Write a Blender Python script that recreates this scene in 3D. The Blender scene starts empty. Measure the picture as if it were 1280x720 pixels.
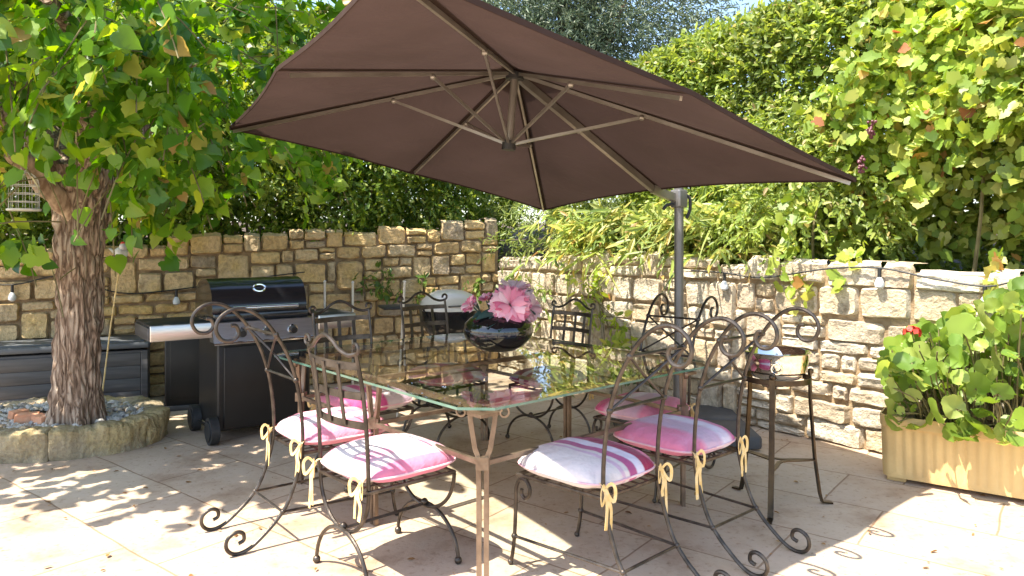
import bpy, math, random
import numpy as np
from mathutils import Vector, noise
random.seed(7)
RNG = np.random.default_rng(11)
scene = bpy.context.scene
scene.cycles.max_bounces = 7; scene.cycles.diffuse_bounces = 4; scene.cycles.glossy_bounces = 3; scene.cycles.transparent_max_bounces = 8
COL = scene.collection
M = {}
PI = math.pi
F, HZ, CAMZ = 910.0, 300.0, 1.4           # focal length in px of the 1280 px photo, horizon row, eye height

def at(px, py, Y):                         # world point seen at photo position px,py at depth Y
    return Vector(((px-640)/F*Y, Y, CAMZ+(HZ-py)/F*Y))

# ------------------------------------------------------------------ object helpers
def tag(o, label=None, cat=None, group=None, kind=None):
    if label: o['label'] = label
    if cat: o['category'] = cat
    if group: o['group'] = group
    if kind: o['kind'] = kind
    return o
def empty(name, loc, rz=0.0):
    o = bpy.data.objects.new(name, None); COL.objects.link(o)
    o.location = loc; o.rotation_euler = (0, 0, rz); o.empty_display_size = .1
    return o
def children(o): return [c for c in bpy.data.objects if c.parent == o]
def copy_tree(o, parent=None):
    c = o.copy(); COL.objects.link(c); c.parent = parent
    for ch in children(o): copy_tree(ch, c)
    return c
def face_rz(fx, fy): return math.atan2(-fx, fy)

class MB:
    def __init__(s): s.v = []; s.f = []; s.n = 0
    def add(s, verts, faces):
        b = s.n
        s.v.extend([tuple(x) for x in verts]); s.n += len(verts)
        s.f.extend([tuple(i+b for i in f) for f in faces])
    def box(s, c, size, rz=0, bev=0.0):
        hx, hy, hz = [x/2 for x in size]
        co, si = math.cos(rz), math.sin(rz)
        def tr(x, y, z): return (c[0]+x*co-y*si, c[1]+x*si+y*co, c[2]+z)
        if bev <= 0:
            vs = [tr(x, y, z) for z in (-hz, hz) for (x, y) in ((-hx, -hy), (hx, -hy), (hx, hy), (-hx, hy))]
            s.add(vs, [(3,2,1,0),(4,5,6,7),(0,1,5,4),(1,2,6,5),(2,3,7,6),(3,0,4,7)]); return
        b = bev; rings = []
        def ring(ix, z):
            x0, y0 = hx-ix, hy-ix; k = max(b-ix, 0)*1.0
            pts = [(-x0+k,-y0),(x0-k,-y0),(x0,-y0+k),(x0,y0-k),(x0-k,y0),(-x0+k,y0),(-x0,y0-k),(-x0,-y0+k)]
            return [tr(x, y, z) for x, y in pts]
        k = b*.3
        vs = ring(b*.99, -hz)+ring(k, -hz+k)+ring(0, -hz+b)+ring(0, hz-b)+ring(k, hz-k)+ring(b*.99, hz)
        fs = [tuple(range(7, -1, -1)), tuple(range(40, 48))]
        for r in range(5):
            for i in range(8):
                j = (i+1) % 8; fs.append((r*8+i, r*8+j, (r+1)*8+j, (r+1)*8+i))
        s.add(vs, fs)
    def sweep(s, pts, section, up=(0,0,1), closed=False, taper=None, cap=True):
        P = [Vector(p) for p in pts]; n = len(P); m = len(section)
        T = []
        for i in range(n):
            a = P[i-1] if (i > 0 or closed) else P[i]
            b = P[(i+1) % n] if (i < n-1 or closed) else P[i]
            t = (b-a); t = t.normalized() if t.length > 1e-9 else Vector((0,0,1)); T.append(t)
        u = Vector(up); u = u-T[0]*u.dot(T[0])
        if u.length < 1e-4:
            u = Vector((1,0,0)) if abs(T[0].x) < .9 else Vector((0,1,0)); u = u-T[0]*u.dot(T[0])
        u.normalize(); vs = []
        for i in range(n):
            u = u-T[i]*u.dot(T[i]); u.normalize(); w = T[i].cross(u)
            k = taper(i/(n-1)) if taper else 1.0
            for (a, b) in section: vs.append(P[i]+w*a*k+u*b*k)
        fs = []
        for i in range(n if closed else n-1):
            i2 = (i+1) % n
            for j in range(m):
                j2 = (j+1) % m; fs.append((i*m+j, i*m+j2, i2*m+j2, i2*m+j))
        if not closed and cap:
            fs.append(tuple(range(m-1, -1, -1))); fs.append(tuple((n-1)*m+j for j in range(m)))
        s.add(vs, fs)
    def tube(s, pts, r, seg=8, **k):
        s.sweep(pts, [(r*math.cos(2*PI*j/seg), r*math.sin(2*PI*j/seg)) for j in range(seg)], **k)
    def strip(s, pts, w, t, up=(0,0,1), **k):
        s.sweep(pts, [(-w/2,-t/2),(w/2,-t/2),(w/2,t/2),(-w/2,t/2)], up=up, **k)
    def lathe(s, prof, c=(0,0,0), seg=32):
        n = len(prof); vs = []
        for (r, z) in prof:
            for j in range(seg):
                a = 2*PI*j/seg; vs.append((c[0]+r*math.cos(a), c[1]+r*math.sin(a), c[2]+z))
        fs = []
        for i in range(n-1):
            for j in range(seg):
                j2 = (j+1) % seg; fs.append((i*seg+j, i*seg+j2, (i+1)*seg+j2, (i+1)*seg+j))
        fs.append(tuple(range(seg-1, -1, -1))); fs.append(tuple((n-1)*seg+j for j in range(seg)))
        s.add(vs, fs)
    def ball(s, c, r, seg=10, sz=1.0):
        prof = [(max(r*math.sin(PI*i/8), 1e-4), -r*sz*math.cos(PI*i/8)) for i in range(9)]
        s.lathe(prof, c, seg)
    def build(s, name, mat, parent=None, loc=None, smooth=True, label=None):
        me = bpy.data.meshes.new(name)
        vs = s.v
        if loc is not None: vs = [(x-loc[0], y-loc[1], z-loc[2]) for x, y, z in vs]
        me.from_pydata(vs, [], s.f); me.validate(); me.update()
        if smooth:
            me.polygons.foreach_set('use_smooth', [True]*len(me.polygons))
            me.set_sharp_from_angle(angle=math.radians(42))
        o = bpy.data.objects.new(name, me); COL.objects.link(o)
        me.materials.append(mat)
        if parent: o.parent = parent
        if loc is not None: o.location = loc
        if label: o['label'] = label
        return o

def smooth_path(pts, n=6, closed=False):
    P = [Vector(p) for p in pts]; out = []; m = len(P)
    for i in range(m if closed else m-1):
        if closed: p0, p1, p2, p3 = P[i-1], P[i], P[(i+1) % m], P[(i+2) % m]
        else: p0, p1, p2, p3 = P[max(i-1,0)], P[i], P[i+1], P[min(i+2,m-1)]
        for k in range(n):
            t = k/n
            out.append(.5*((2*p1)+(p2-p0)*t+(2*p0-5*p1+4*p2-p3)*t*t+(3*p1-p0-3*p2+p3)*t**3))
    if not closed: out.append(P[-1])
    return out

# ------------------------------------------------------------------ materials
def newmat(name):
    m = bpy.data.materials.new(name); m.use_nodes = True
    nt = m.node_tree; return m, nt, nt.nodes, nt.links, nt.nodes['Principled BSDF']
def ramp(N, stops, interp='LINEAR'):
    r = N.new('ShaderNodeValToRGB'); r.color_ramp.interpolation = interp
    e = r.color_ramp.elements
    e[0].position, e[0].color = stops[0][0], (*stops[0][1], 1)
    e[1].position, e[1].color = stops[-1][0], (*stops[-1][1], 1)
    for p, c in stops[1:-1]:
        x = e.new(p); x.color = (*c, 1)
    return r
def surf(name, c1, c2=None, scale=6, rough=.5, metal=0, bump=0, bscale=60, coat=0, stretch=(1,1,1), spec=.5, lo=.35, hi=.65):
    m, nt, N, L, B = newmat(name)
    tc = N.new('ShaderNodeTexCoord'); mp = N.new('ShaderNodeMapping'); mp.inputs['Scale'].default_value = stretch
    L.new(tc.outputs['Object'], mp.inputs[0])
    if c2:
        n = N.new('ShaderNodeTexNoise'); n.inputs['Scale'].default_value = scale; n.inputs['Detail'].default_value = 6
        L.new(mp.outputs[0], n.inputs[0])
        r = ramp(N, [(lo, c1), (hi, c2)]); L.new(n.outputs[0], r.inputs[0]); L.new(r.outputs[0], B.inputs['Base Color'])
    else: B.inputs['Base Color'].default_value = (*c1, 1)
    B.inputs['Roughness'].default_value = rough; B.inputs['Metallic'].default_value = metal
    B.inputs['Coat Weight'].default_value = coat; B.inputs['Specular IOR Level'].default_value = spec
    if bump:
        b = N.new('ShaderNodeTexNoise'); b.inputs['Scale'].default_value = bscale; b.inputs['Detail'].default_value = 5
        L.new(mp.outputs[0], b.inputs[0])
        bn = N.new('ShaderNodeBump'); bn.inputs['Strength'].default_value = bump; bn.inputs['Distance'].default_value = .01
        L.new(b.outputs[0], bn.inputs['Height']); L.new(bn.outputs[0], B.inputs['Normal'])
    return m
def leafmat(name, stops, trans=.35, rough=.45, spec=.5):
    m, nt, N, L, B = newmat(name)
    g = N.new('ShaderNodeNewGeometry')
    r = ramp(N, stops); L.new(g.outputs['Random Per Island'], r.inputs[0])
    tc = N.new('ShaderNodeTexCoord'); n = N.new('ShaderNodeTexNoise'); n.inputs['Scale'].default_value = 1.3; n.inputs['Detail'].default_value = 3
    L.new(tc.outputs['Object'], n.inputs[0])
    hs = N.new('ShaderNodeHueSaturation'); mr = N.new('ShaderNodeMapRange')
    mr.inputs[1].default_value = .3; mr.inputs[2].default_value = .7; mr.inputs[3].default_value = .7; mr.inputs[4].default_value = 1.25
    L.new(n.outputs[0], mr.inputs[0]); L.new(mr.outputs[0], hs.inputs['Value']); L.new(r.outputs[0], hs.inputs['Color'])
    L.new(hs.outputs[0], B.inputs['Base Color']); B.inputs['Roughness'].default_value = rough; B.inputs['Specular IOR Level'].default_value = spec
    t = N.new('ShaderNodeBsdfTranslucent'); mx = N.new('ShaderNodeMixShader'); mx.inputs[0].default_value = trans
    h2 = N.new('ShaderNodeHueSaturation'); h2.inputs['Hue'].default_value = .48; h2.inputs['Saturation'].default_value = 1.1; h2.inputs['Value'].default_value = 1.7
    L.new(hs.outputs[0], h2.inputs['Color']); L.new(h2.outputs[0], t.inputs[0])
    L.new(B.outputs[0], mx.inputs[1]); L.new(t.outputs[0], mx.inputs[2])
    L.new(mx.outputs[0], N['Material Output'].inputs[0])
    return m
M['pinkpet'] = leafmat('peony_petal', [(0,(.62,.16,.25)), (.4,(.74,.28,.37)), (.75,(.80,.44,.50)), (1,(.82,.62,.63))], .25, .7)
M['palepet'] = leafmat('pale_peony_petal', [(0,(.66,.36,.40)), (.5,(.76,.52,.54)), (1,(.82,.70,.68))], .25, .7)
M['dryleaf'] = leafmat('dry_leaf', [(0,(.22,.10,.03)), (.5,(.34,.19,.06)), (1,(.16,.075,.03))], .1)

def stonemat(name, stops, dirt, dirt_amt=.5, lich=None):
    m, nt, N, L, B = newmat(name)
    g = N.new('ShaderNodeNewGeometry'); r = ramp(N, stops); L.new(g.outputs['Random Per Island'], r.inputs[0])
    tc = N.new('ShaderNodeTexCoord')
    def nz(sc, det=8, rg=.6):
        n = N.new('ShaderNodeTexNoise'); n.inputs['Scale'].default_value = sc; n.inputs['Detail'].default_value = det; n.inputs['Roughness'].default_value = rg
        L.new(tc.outputs['Object'], n.inputs[0]); return n
    n1, n2, n3 = nz(9), nz(38), nz(2.2, 5)
    def mixc(a, b, f, mode='MIX'):
        x = N.new('ShaderNodeMix'); x.data_type = 'RGBA'; x.blend_type = mode
        L.new(a, x.inputs[6])
        if isinstance(b, tuple): x.inputs[7].default_value = (*b, 1)
        else: L.new(b, x.inputs[7])
        if isinstance(f, float): x.inputs[0].default_value = f
        else: L.new(f, x.inputs[0])
        return x.outputs[2]
    def mask(n, a, b, k=1.0):
        mr = N.new('ShaderNodeMapRange'); mr.inputs[1].default_value = a; mr.inputs[2].default_value = b; mr.inputs[4].default_value = k
        L.new(n.outputs[0], mr.inputs[0]); return mr.outputs[0]
    c = mixc(r.outputs[0], dirt, mask(n1, .52, .75, dirt_amt))
    if lich: c = mixc(c, lich, mask(n3, .52, .66, .75))
    gr = ramp(N, [(.3, (.72,.72,.72)), (.65, (1.12,1.12,1.1))]); L.new(n2.outputs[0], gr.inputs[0])
    c = mixc(c, gr.outputs[0], 1.0, 'MULTIPLY')
    L.new(c, B.inputs['Base Color']); B.inputs['Roughness'].default_value = .9; B.inputs['Specular IOR Level'].default_value = .2
    b1 = N.new('ShaderNodeBump'); b1.inputs['Strength'].default_value = .9; b1.inputs['Distance'].default_value = .022
    ad = N.new('ShaderNodeMath'); ad.operation = 'ADD'; L.new(n1.outputs[0], ad.inputs[0]); L.new(n2.outputs[0], ad.inputs[1])
    L.new(ad.outputs[0], b1.inputs['Height']); L.new(b1.outputs[0], B.inputs['Normal'])
    return m

M['iron'] = surf('wrought_iron', (.05,.042,.035), (.115,.095,.078), 18, .38, .75, .15, 120)
M['dark_iron'] = surf('dark_iron', (.02,.018,.017), (.045,.04,.036), 18, .45, .6, .12, 120)
M['bronze'] = surf('table_bronze', (.15,.105,.072), (.26,.19,.135), 10, .42, .6, .15, 90)
M['brass_iron'] = surf('stand_metal', (.035,.027,.02), (.10,.07,.04), 8, .35, .8, .1, 80)
M['chrome'] = surf('chrome', (.75,.74,.72), None, rough=.12, metal=1)
M['steel'] = surf('brushed_steel', (.5,.49,.47), (.62,.6,.58), 8, .28, .95, .05, 30, stretch=(1,1,30))
M['nickel'] = surf('polished_bucket', (.84,.79,.70), (.92,.88,.8), 5, .06, 1)
M['enamel'] = surf('black_enamel', (.012,.013,.016), None, rough=.18, coat=.4)
M['cabinet'] = surf('grill_cabinet', (.014,.012,.011), (.022,.02,.018), 4, .45, .2, .05, 200)
M['black'] = surf('black_plastic', (.015,.015,.015), (.03,.03,.03), 20, .55, 0, .1, 150)
M['boxgrey'] = surf('deck_box_plastic', (.06,.056,.055), (.095,.09,.088), 3, .55, 0, .1, 40, stretch=(1,1,12))
M['lidgrey'] = surf('deck_box_lid', (.08,.088,.098), (.125,.135,.145), 3, .5, 0, .1, 60)
M['cream'] = surf('cream_enamel', (.66,.63,.56), (.72,.69,.62), 3, .22, 0, coat=.3)
M['polegrey'] = surf('pole_paint', (.16,.155,.15), (.2,.195,.19), 8, .4, .4)
M['rib'] = surf('rib_bronze', (.26,.235,.20), (.36,.33,.29), 6, .35, .7)
M['slab'] = surf('base_slab', (.05,.05,.053), (.085,.085,.088), 6, .7, 0, .3, 60)
M['piping'] = surf('cushion_piping', (.70,.38,.44), (.78,.58,.60), 14, .85)
M['ribbon'] = surf('yellow_ribbon', (.70,.48,.17), (.80,.62,.32), 30, .8, 0, .1, 200)
M['vase'] = surf('vase_lacquer', (.006,.006,.008), None, rough=.05, coat=.8)
M['planter'] = surf('planter_ochre', (.53,.36,.15), (.64,.45,.19), 4, .6, 0, .2, 60, lo=.3, hi=.6)
M['soil'] = surf('soil', (.05,.033,.02), (.12,.08,.05), 14, .95, 0, .8, 40)
def bark_mat():
    m, nt, N, L, B = newmat('bark')
    tc = N.new('ShaderNodeTexCoord'); mp = N.new('ShaderNodeMapping'); mp.inputs['Scale'].default_value = (1,1,.17); L.new(tc.outputs['Object'], mp.inputs[0])
    nd = N.new('ShaderNodeTexNoise'); nd.inputs['Scale'].default_value = 12; L.new(mp.outputs[0], nd.inputs[0])
    va = N.new('ShaderNodeVectorMath'); va.operation = 'MULTIPLY_ADD'; va.inputs[1].default_value = (.09,.09,.09); L.new(nd.outputs['Color'], va.inputs[0]); L.new(mp.outputs[0], va.inputs[2])
    vo = N.new('ShaderNodeTexVoronoi'); vo.feature = 'DISTANCE_TO_EDGE'; vo.inputs['Scale'].default_value = 27; L.new(va.outputs[0], vo.inputs[0])
    n2 = N.new('ShaderNodeTexNoise'); n2.inputs['Scale'].default_value = 90; n2.inputs['Detail'].default_value = 6; L.new(mp.outputs[0], n2.inputs[0])
    mu = N.new('ShaderNodeMath'); mu.operation = 'MULTIPLY_ADD'; mu.inputs[1].default_value = .35; L.new(n2.outputs[0], mu.inputs[0]); L.new(vo.outputs['Distance'], mu.inputs[2])
    r_ = ramp(N, [(.12,(.07,.045,.03)), (.27,(.24,.165,.115)), (.5,(.46,.36,.27))]); L.new(mu.outputs[0], r_.inputs[0]); L.new(r_.outputs[0], B.inputs['Base Color'])
    B.inputs['Roughness'].default_value = .92; B.inputs['Specular IOR Level'].default_value = .2
    b = N.new('ShaderNodeBump'); b.inputs['Strength'].default_value = 1; b.inputs['Distance'].default_value = .03; L.new(mu.outputs[0], b.inputs['Height']); L.new(b.outputs[0], B.inputs['Normal'])
    return m
M['bark'] = bark_mat()
M['twig'] = surf('twig', (.11,.09,.035), (.2,.17,.07), 9, .8)
M['sawn'] = surf('sawn_limb', (.20,.12,.07), (.52,.38,.26), 26, .85, 0, .6, 30, stretch=(1,1,.3))
M['terracotta'] = surf('terracotta', (.52,.22,.11), (.66,.36,.22), 12, .85, 0, .3, 60)
M['whitewire'] = surf('white_wire', (.55,.52,.48), (.72,.7,.66), 20, .5)
M['cable'] = surf('cable', (.018,.018,.018), None, rough=.6)
M['bulb'] = surf('frosted_bulb', (.55,.58,.6), None, rough=.15)
M['cane'] = surf('pale_cane', (.62,.56,.46), (.75,.7,.6), 20, .6)
M['tealleaf'] = surf('silk_leaf', (.02,.055,.045), (.045,.10,.08), 30, .55)
M['redflower'] = surf('red_flower', (.62,.03,.02), (.75,.07,.04), 30, .6)
M['grape'] = surf('grape_skin', (.09,.02,.03), (.17,.05,.07), 20, .35)
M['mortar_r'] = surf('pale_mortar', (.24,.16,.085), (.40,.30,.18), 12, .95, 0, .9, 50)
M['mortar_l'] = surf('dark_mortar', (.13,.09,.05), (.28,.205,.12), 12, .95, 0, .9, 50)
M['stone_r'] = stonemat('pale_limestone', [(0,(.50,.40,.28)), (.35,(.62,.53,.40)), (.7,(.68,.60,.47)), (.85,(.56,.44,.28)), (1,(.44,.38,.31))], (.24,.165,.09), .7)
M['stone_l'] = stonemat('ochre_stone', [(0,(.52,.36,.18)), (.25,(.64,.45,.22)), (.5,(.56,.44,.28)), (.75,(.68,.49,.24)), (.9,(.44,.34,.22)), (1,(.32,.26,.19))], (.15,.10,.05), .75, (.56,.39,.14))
M['stone_k'] = stonemat('kerb_stone', [(0,(.38,.31,.2)), (1,(.46,.38,.26))], (.14,.10,.055), .6, (.50,.38,.17))
M['pebble'] = stonemat('pebble', [(0,(.5,.47,.42)), (.4,(.62,.58,.52)), (.6,(.25,.25,.25)), (.8,(.55,.40,.24)), (1,(.7,.68,.63))], (.3,.26,.2), .2)

def floor_mat():
    m, nt, N, L, B = newmat('stone_paving')
    tc = N.new('ShaderNodeTexCoord'); mp = N.new('ShaderNodeMapping'); mp.inputs['Rotation'].default_value = (0,0,math.radians(38))
    L.new(tc.outputs['Object'], mp.inputs[0])
    nd = N.new('ShaderNodeTexNoise'); nd.inputs['Scale'].default_value = 1.5; nd.inputs['Detail'].default_value = 4
    L.new(mp.outputs[0], nd.inputs[0])
    va = N.new('ShaderNodeVectorMath'); va.operation = 'MULTIPLY_ADD'; va.inputs[1].default_value = (.05,.05,0)
    L.new(nd.outputs['Color'], va.inputs[0]); L.new(mp.outputs[0], va.inputs[2])
    br = N.new('ShaderNodeTexBrick'); br.inputs['Scale'].default_value = 1; br.inputs['Brick Width'].default_value = .78; br.inputs['Row Height'].default_value = .52
    br.inputs['Mortar Size'].default_value = .006; br.inputs['Mortar Smooth'].default_value = .4; br.inputs['Bias'].default_value = 0; br.offset = .37
    br.inputs['Color1'].default_value = (.48,.38,.29,1); br.inputs['Color2'].default_value = (.54,.45,.345,1); br.inputs['Mortar'].default_value = (.30,.215,.145,1)
    L.new(va.outputs[0], br.inputs[0])
    def nz(sc, det):
        n = N.new('ShaderNodeTexNoise'); n.inputs['Scale'].default_value = sc; n.inputs['Detail'].default_value = det; n.inputs['Roughness'].default_value = .65
        L.new(tc.outputs['Object'], n.inputs[0]); return n
    n1, n2 = nz(2.3, 8), nz(30, 6)
    r1 = ramp(N, [(.28,(.62,.52,.44)), (.45,(.95,.90,.84)), (.55,(1,.98,.95)), (.75,(1.12,1.1,1.06))]); L.new(n1.outputs[0], r1.inputs[0])
    x = N.new('ShaderNodeMix'); x.data_type = 'RGBA'; x.blend_type = 'MULTIPLY'; x.inputs[0].default_value = 1
    L.new(br.outputs[0], x.inputs[6]); L.new(r1.outputs[0], x.inputs[7])
    r2 = ramp(N, [(.30,(.58,.48,.40)), (.44,(.97,.96,.95)), (1,(1.05,1.05,1.05))]); L.new(n2.outputs[0], r2.inputs[0])
    y = N.new('ShaderNodeMix'); y.data_type = 'RGBA'; y.blend_type = 'MULTIPLY'; y.inputs[0].default_value = .8
    L.new(x.outputs[2], y.inputs[6]); L.new(r2.outputs[0], y.inputs[7]); L.new(y.outputs[2], B.inputs['Base Color'])
    B.inputs['Roughness'].default_value = .75; B.inputs['Specular IOR Level'].default_value = .25
    ad = N.new('ShaderNodeMath'); ad.operation = 'MULTIPLY_ADD'; ad.inputs[1].default_value = -1.2
    L.new(br.outputs['Fac'], ad.inputs[0]); L.new(n2.outputs[0], ad.inputs[2])
    bm = N.new('ShaderNodeBump'); bm.inputs['Strength'].default_value = .35; bm.inputs['Distance'].default_value = .008
    L.new(ad.outputs[0], bm.inputs['Height']); L.new(bm.outputs[0], B.inputs['Normal'])
    return m
M['floor'] = floor_mat()

def glass_mat():
    m, nt, N, L, B = newmat('table_glass'); N.remove(B)
    t = N.new('ShaderNodeBsdfTransparent'); t.inputs[0].default_value = (.90,.96,.93,1)
    g = N.new('ShaderNodeBsdfGlossy'); g.inputs['Roughness'].default_value = .012; g.inputs[0].default_value = (1,1,1,1)
    fr = N.new('ShaderNodeFresnel'); fr.inputs[0].default_value = 1.75
    mx = N.new('ShaderNodeMixShader'); L.new(fr.outputs[0], mx.inputs[0]); L.new(t.outputs[0], mx.inputs[1]); L.new(g.outputs[0], mx.inputs[2])
    L.new(mx.outputs[0], N['Material Output'].inputs[0]); return m
M['glass'] = glass_mat()
M['glassedge'] = surf('glass_edge', (.05,.12,.09), (.12,.22,.17), 6, .1, 0, coat=.3)

def fabric_mat():
    m, nt, N, L, B = newmat('canopy_fabric')
    tc = N.new('ShaderNodeTexCoord'); n = N.new('ShaderNodeTexNoise'); n.inputs['Scale'].default_value = 2; n.inputs['Detail'].default_value = 5
    L.new(tc.outputs['Object'], n.inputs[0]); r = ramp(N, [(.3,(.052,.033,.027)), (.7,(.068,.043,.036))]); L.new(n.outputs[0], r.inputs[0])
    L.new(r.outputs[0], B.inputs['Base Color']); B.inputs['Roughness'].default_value = .85; B.inputs['Specular IOR Level'].default_value = .15
    t = N.new('ShaderNodeBsdfTranslucent'); mx = N.new('ShaderNodeMixShader'); mx.inputs[0].default_value = .26
    L.new(r.outputs[0], t.inputs[0]); L.new(B.outputs[0], mx.inputs[1]); L.new(t.outputs[0], mx.inputs[2]); L.new(mx.outputs[0], N['Material Output'].inputs[0])
    w = N.new('ShaderNodeTexNoise'); w.inputs['Scale'].default_value = 350
    L.new(tc.outputs['Object'], w.inputs[0]); b = N.new('ShaderNodeBump'); b.inputs['Strength'].default_value = .1; b.inputs['Distance'].default_value = .002
    L.new(w.outputs[0], b.inputs['Height'])
    w2 = N.new('ShaderNodeTexNoise'); w2.inputs['Scale'].default_value = 3.2; w2.inputs['Detail'].default_value = 4; w2.inputs['Distortion'].default_value = 1.2; L.new(tc.outputs['Object'], w2.inputs[0])
    b2 = N.new('ShaderNodeBump'); b2.inputs['Strength'].default_value = .35; b2.inputs['Distance'].default_value = .06; L.new(w2.outputs[0], b2.inputs['Height']); L.new(b.outputs[0], b2.inputs['Normal']); L.new(b2.outputs[0], B.inputs['Normal'])
    return m
M['canopy'] = fabric_mat()

def cushion_mat(name, stops, wash, wash_amt):
    m, nt, N, L, B = newmat(name)
    tc = N.new('ShaderNodeTexCoord'); sp = N.new('ShaderNodeSeparateXYZ'); L.new(tc.outputs['Object'], sp.inputs[0])
    n = N.new('ShaderNodeTexNoise'); n.inputs['Scale'].default_value = 9; n.inputs['Detail'].default_value = 5; L.new(tc.outputs['Object'], n.inputs[0])
    ma = N.new('ShaderNodeMath'); ma.operation = 'MULTIPLY_ADD'; ma.inputs[1].default_value = 2.2; L.new(sp.outputs[0], ma.inputs[0])
    m2 = N.new('ShaderNodeMath'); m2.operation = 'MULTIPLY_ADD'; m2.inputs[1].default_value = .06; m2.inputs[2].default_value = .47
    L.new(n.outputs[0], m2.inputs[0]); L.new(m2.outputs[0], ma.inputs[2])
    r = ramp(N, stops); L.new(ma.outputs[0], r.inputs[0])
    n2 = N.new('ShaderNodeTexNoise'); n2.inputs['Scale'].default_value = 5; n2.inputs['Detail'].default_value = 8; n2.inputs['Roughness'].default_value = .7; L.new(tc.outputs['Object'], n2.inputs[0])
    mr = N.new('ShaderNodeMapRange'); mr.inputs[1].default_value = .45; mr.inputs[2].default_value = .68; mr.inputs[4].default_value = wash_amt; L.new(n2.outputs[0], mr.inputs[0])
    x = N.new('ShaderNodeMix'); x.data_type = 'RGBA'; L.new(mr.outputs[0], x.inputs[0]); L.new(r.outputs[0], x.inputs[6]); x.inputs[7].default_value = (*wash, 1)
    L.new(x.outputs[2], B.inputs['Base Color']); B.inputs['Roughness'].default_value = .85; B.inputs['Specular IOR Level'].default_value = .2; B.inputs['Sheen Weight'].default_value = .15
    n3 = N.new('ShaderNodeTexNoise'); n3.inputs['Scale'].default_value = 14; n3.inputs['Detail'].default_value = 3; L.new(tc.outputs['Object'], n3.inputs[0])
    b = N.new('ShaderNodeBump'); b.inputs['Strength'].default_value = .5; b.inputs['Distance'].default_value = .035; L.new(n3.outputs[0], b.inputs['Height']); L.new(b.outputs[0], B.inputs['Normal'])
    return m
Wh, Pk, Mg, Pl, Lv = (.64,.575,.555), (.66,.20,.30), (.58,.06,.22), (.27,.008,.055), (.55,.38,.48)
def bands(*seq):
    st = []
    for (a, b, c) in seq: st += [(a, c), (b, c)]
    return st
M['cush_plum'] = cushion_mat('cushion_plum', bands((0,.33,Wh),(.35,.38,Lv),(.40,.44,Wh),(.46,.55,(.38,.08,.20)),(.57,.66,(.66,.62,.70)),(.68,.84,Pl),(.87,1,Pk)), Pk, .12)
M['cush_pink'] = cushion_mat('cushion_pink', bands((0,.17,Pk),(.20,.36,Wh),(.39,.54,Pk),(.57,.72,Wh),(.75,1,Pk)), (.66,.56,.56), .3)
M['cush_white'] = cushion_mat('cushion_white', bands((0,.12,Pk),(.2,.56,Wh),(.62,.76,(.66,.34,.42)),(.82,.9,Wh),(.93,1,Pk)), Pk, .45)
M['cush_lav'] = cushion_mat('cushion_lavender', bands((0,.24,Pk),(.32,.55,Lv),(.62,.72,(.70,.66,.74)),(.8,1,Mg)), (.72,.42,.56), .5)
M['cush_mag'] = cushion_mat('cushion_magenta', bands((0,.2,Lv),(.24,.44,Wh),(.47,.6,Mg),(.63,.72,Wh),(.75,.92,Mg),(.94,1,Pk)), Lv, .3)

# ------------------------------------------------------------------ foliage engine
def norm(a): return a/np.maximum(np.linalg.norm(a, axis=-1, keepdims=True), 1e-9)
def fan(outl, mid):                       # half outlines joined on a folded mid vein
    return outl, mid
def leaf_template(kind):
    if kind == 'ovate':
        v = [(0,0,0),(.2,.28,.05),(.19,.66,.04),(0,1,-.06),(-.19,.66,.04),(-.2,.28,.05)]; f = [(0,1,2,3),(0,3,4,5)]
    elif kind == 'slim':
        v = [(0,0,0),(.1,.4,.03),(.08,.75,.0),(0,1,-.08),(-.08,.75,0),(-.1,.4,.03)]; f = [(0,1,2,3),(0,3,4,5)]
    elif kind == 'heart':
        R = [(.13,-.13,.02),(.38,-.04,.06),(.52,.2,.08),(.46,.42,.05),(.40,.52,.06),(.27,.74,-.02),(.10,.92,-.09)]
        Mv = [(0,0,0),(0,.3,-.01),(0,.62,-.05),(0,1.04,-.16)]
        v = Mv+R+[(-x,y,z) for x,y,z in R]; f = []
        for o, flip in ((4,False),(11,True)):
            fs = [(0,o,o+1,o+2,1),(1,o+2,o+3,o+4,2),(2,o+4,o+5,o+6,3)]
            f += [tuple(reversed(q)) if flip else q for q in fs]
    elif kind == 'grape':
        out = [(.0,.0),(.12,-.15),(.32,-.16),(.44,.0),(.43,.13),(.55,.27),(.52,.42),(.37,.52),(.36,.66),(.22,.78),(.10,.86),(0,1.0)]
        R = [(x,y,.06*x-.10*y*y) for x,y in out]; c = (0,.22,-.02)
        Lh = [(-x,y,z) for x,y,z in R[1:-1]]
        v = [c]+R+Lh; idx = list(range(1,13))+list(range(len(v)-1,12,-1)); f = []
        for i in range(len(idx)): f.append((0, idx[i-1], idx[i]))
    elif kind == 'round':
        v = [(0,.12,-.05)]; n = 23; f = []
        for i in range(n):
            a = -PI/2+.2+(2*PI-.4)*i/(n-1); rr = .5*(1+.03*(-1)**i+.03*math.cos(7*a))
            v.append((rr*math.cos(a), .32+rr*math.sin(a), .05+.05*math.sin(3*a)))
        for i in range(n-1): f.append((0, i+1, i+2))
    elif kind == 'lance':
        v = []; f = []
        for i in range(6):
            t = i/5; w = .027*math.sin(PI*min(.12+.88*t, 1))**.8+.002
            y = t*math.cos(.9*t)*1.02; z = -.75*t*t
            v += [(w,y,z+.012),(0,y,z),(-w,y,z+.012)]
        for i in range(5):
            a = i*3; f += [(a,a+3,a+4,a+1),(a+1,a+4,a+5,a+2)]
    return np.array(v, float), f
TPL = {k: leaf_template(k) for k in ('ovate','slim','heart','grape','round','lance')}

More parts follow.
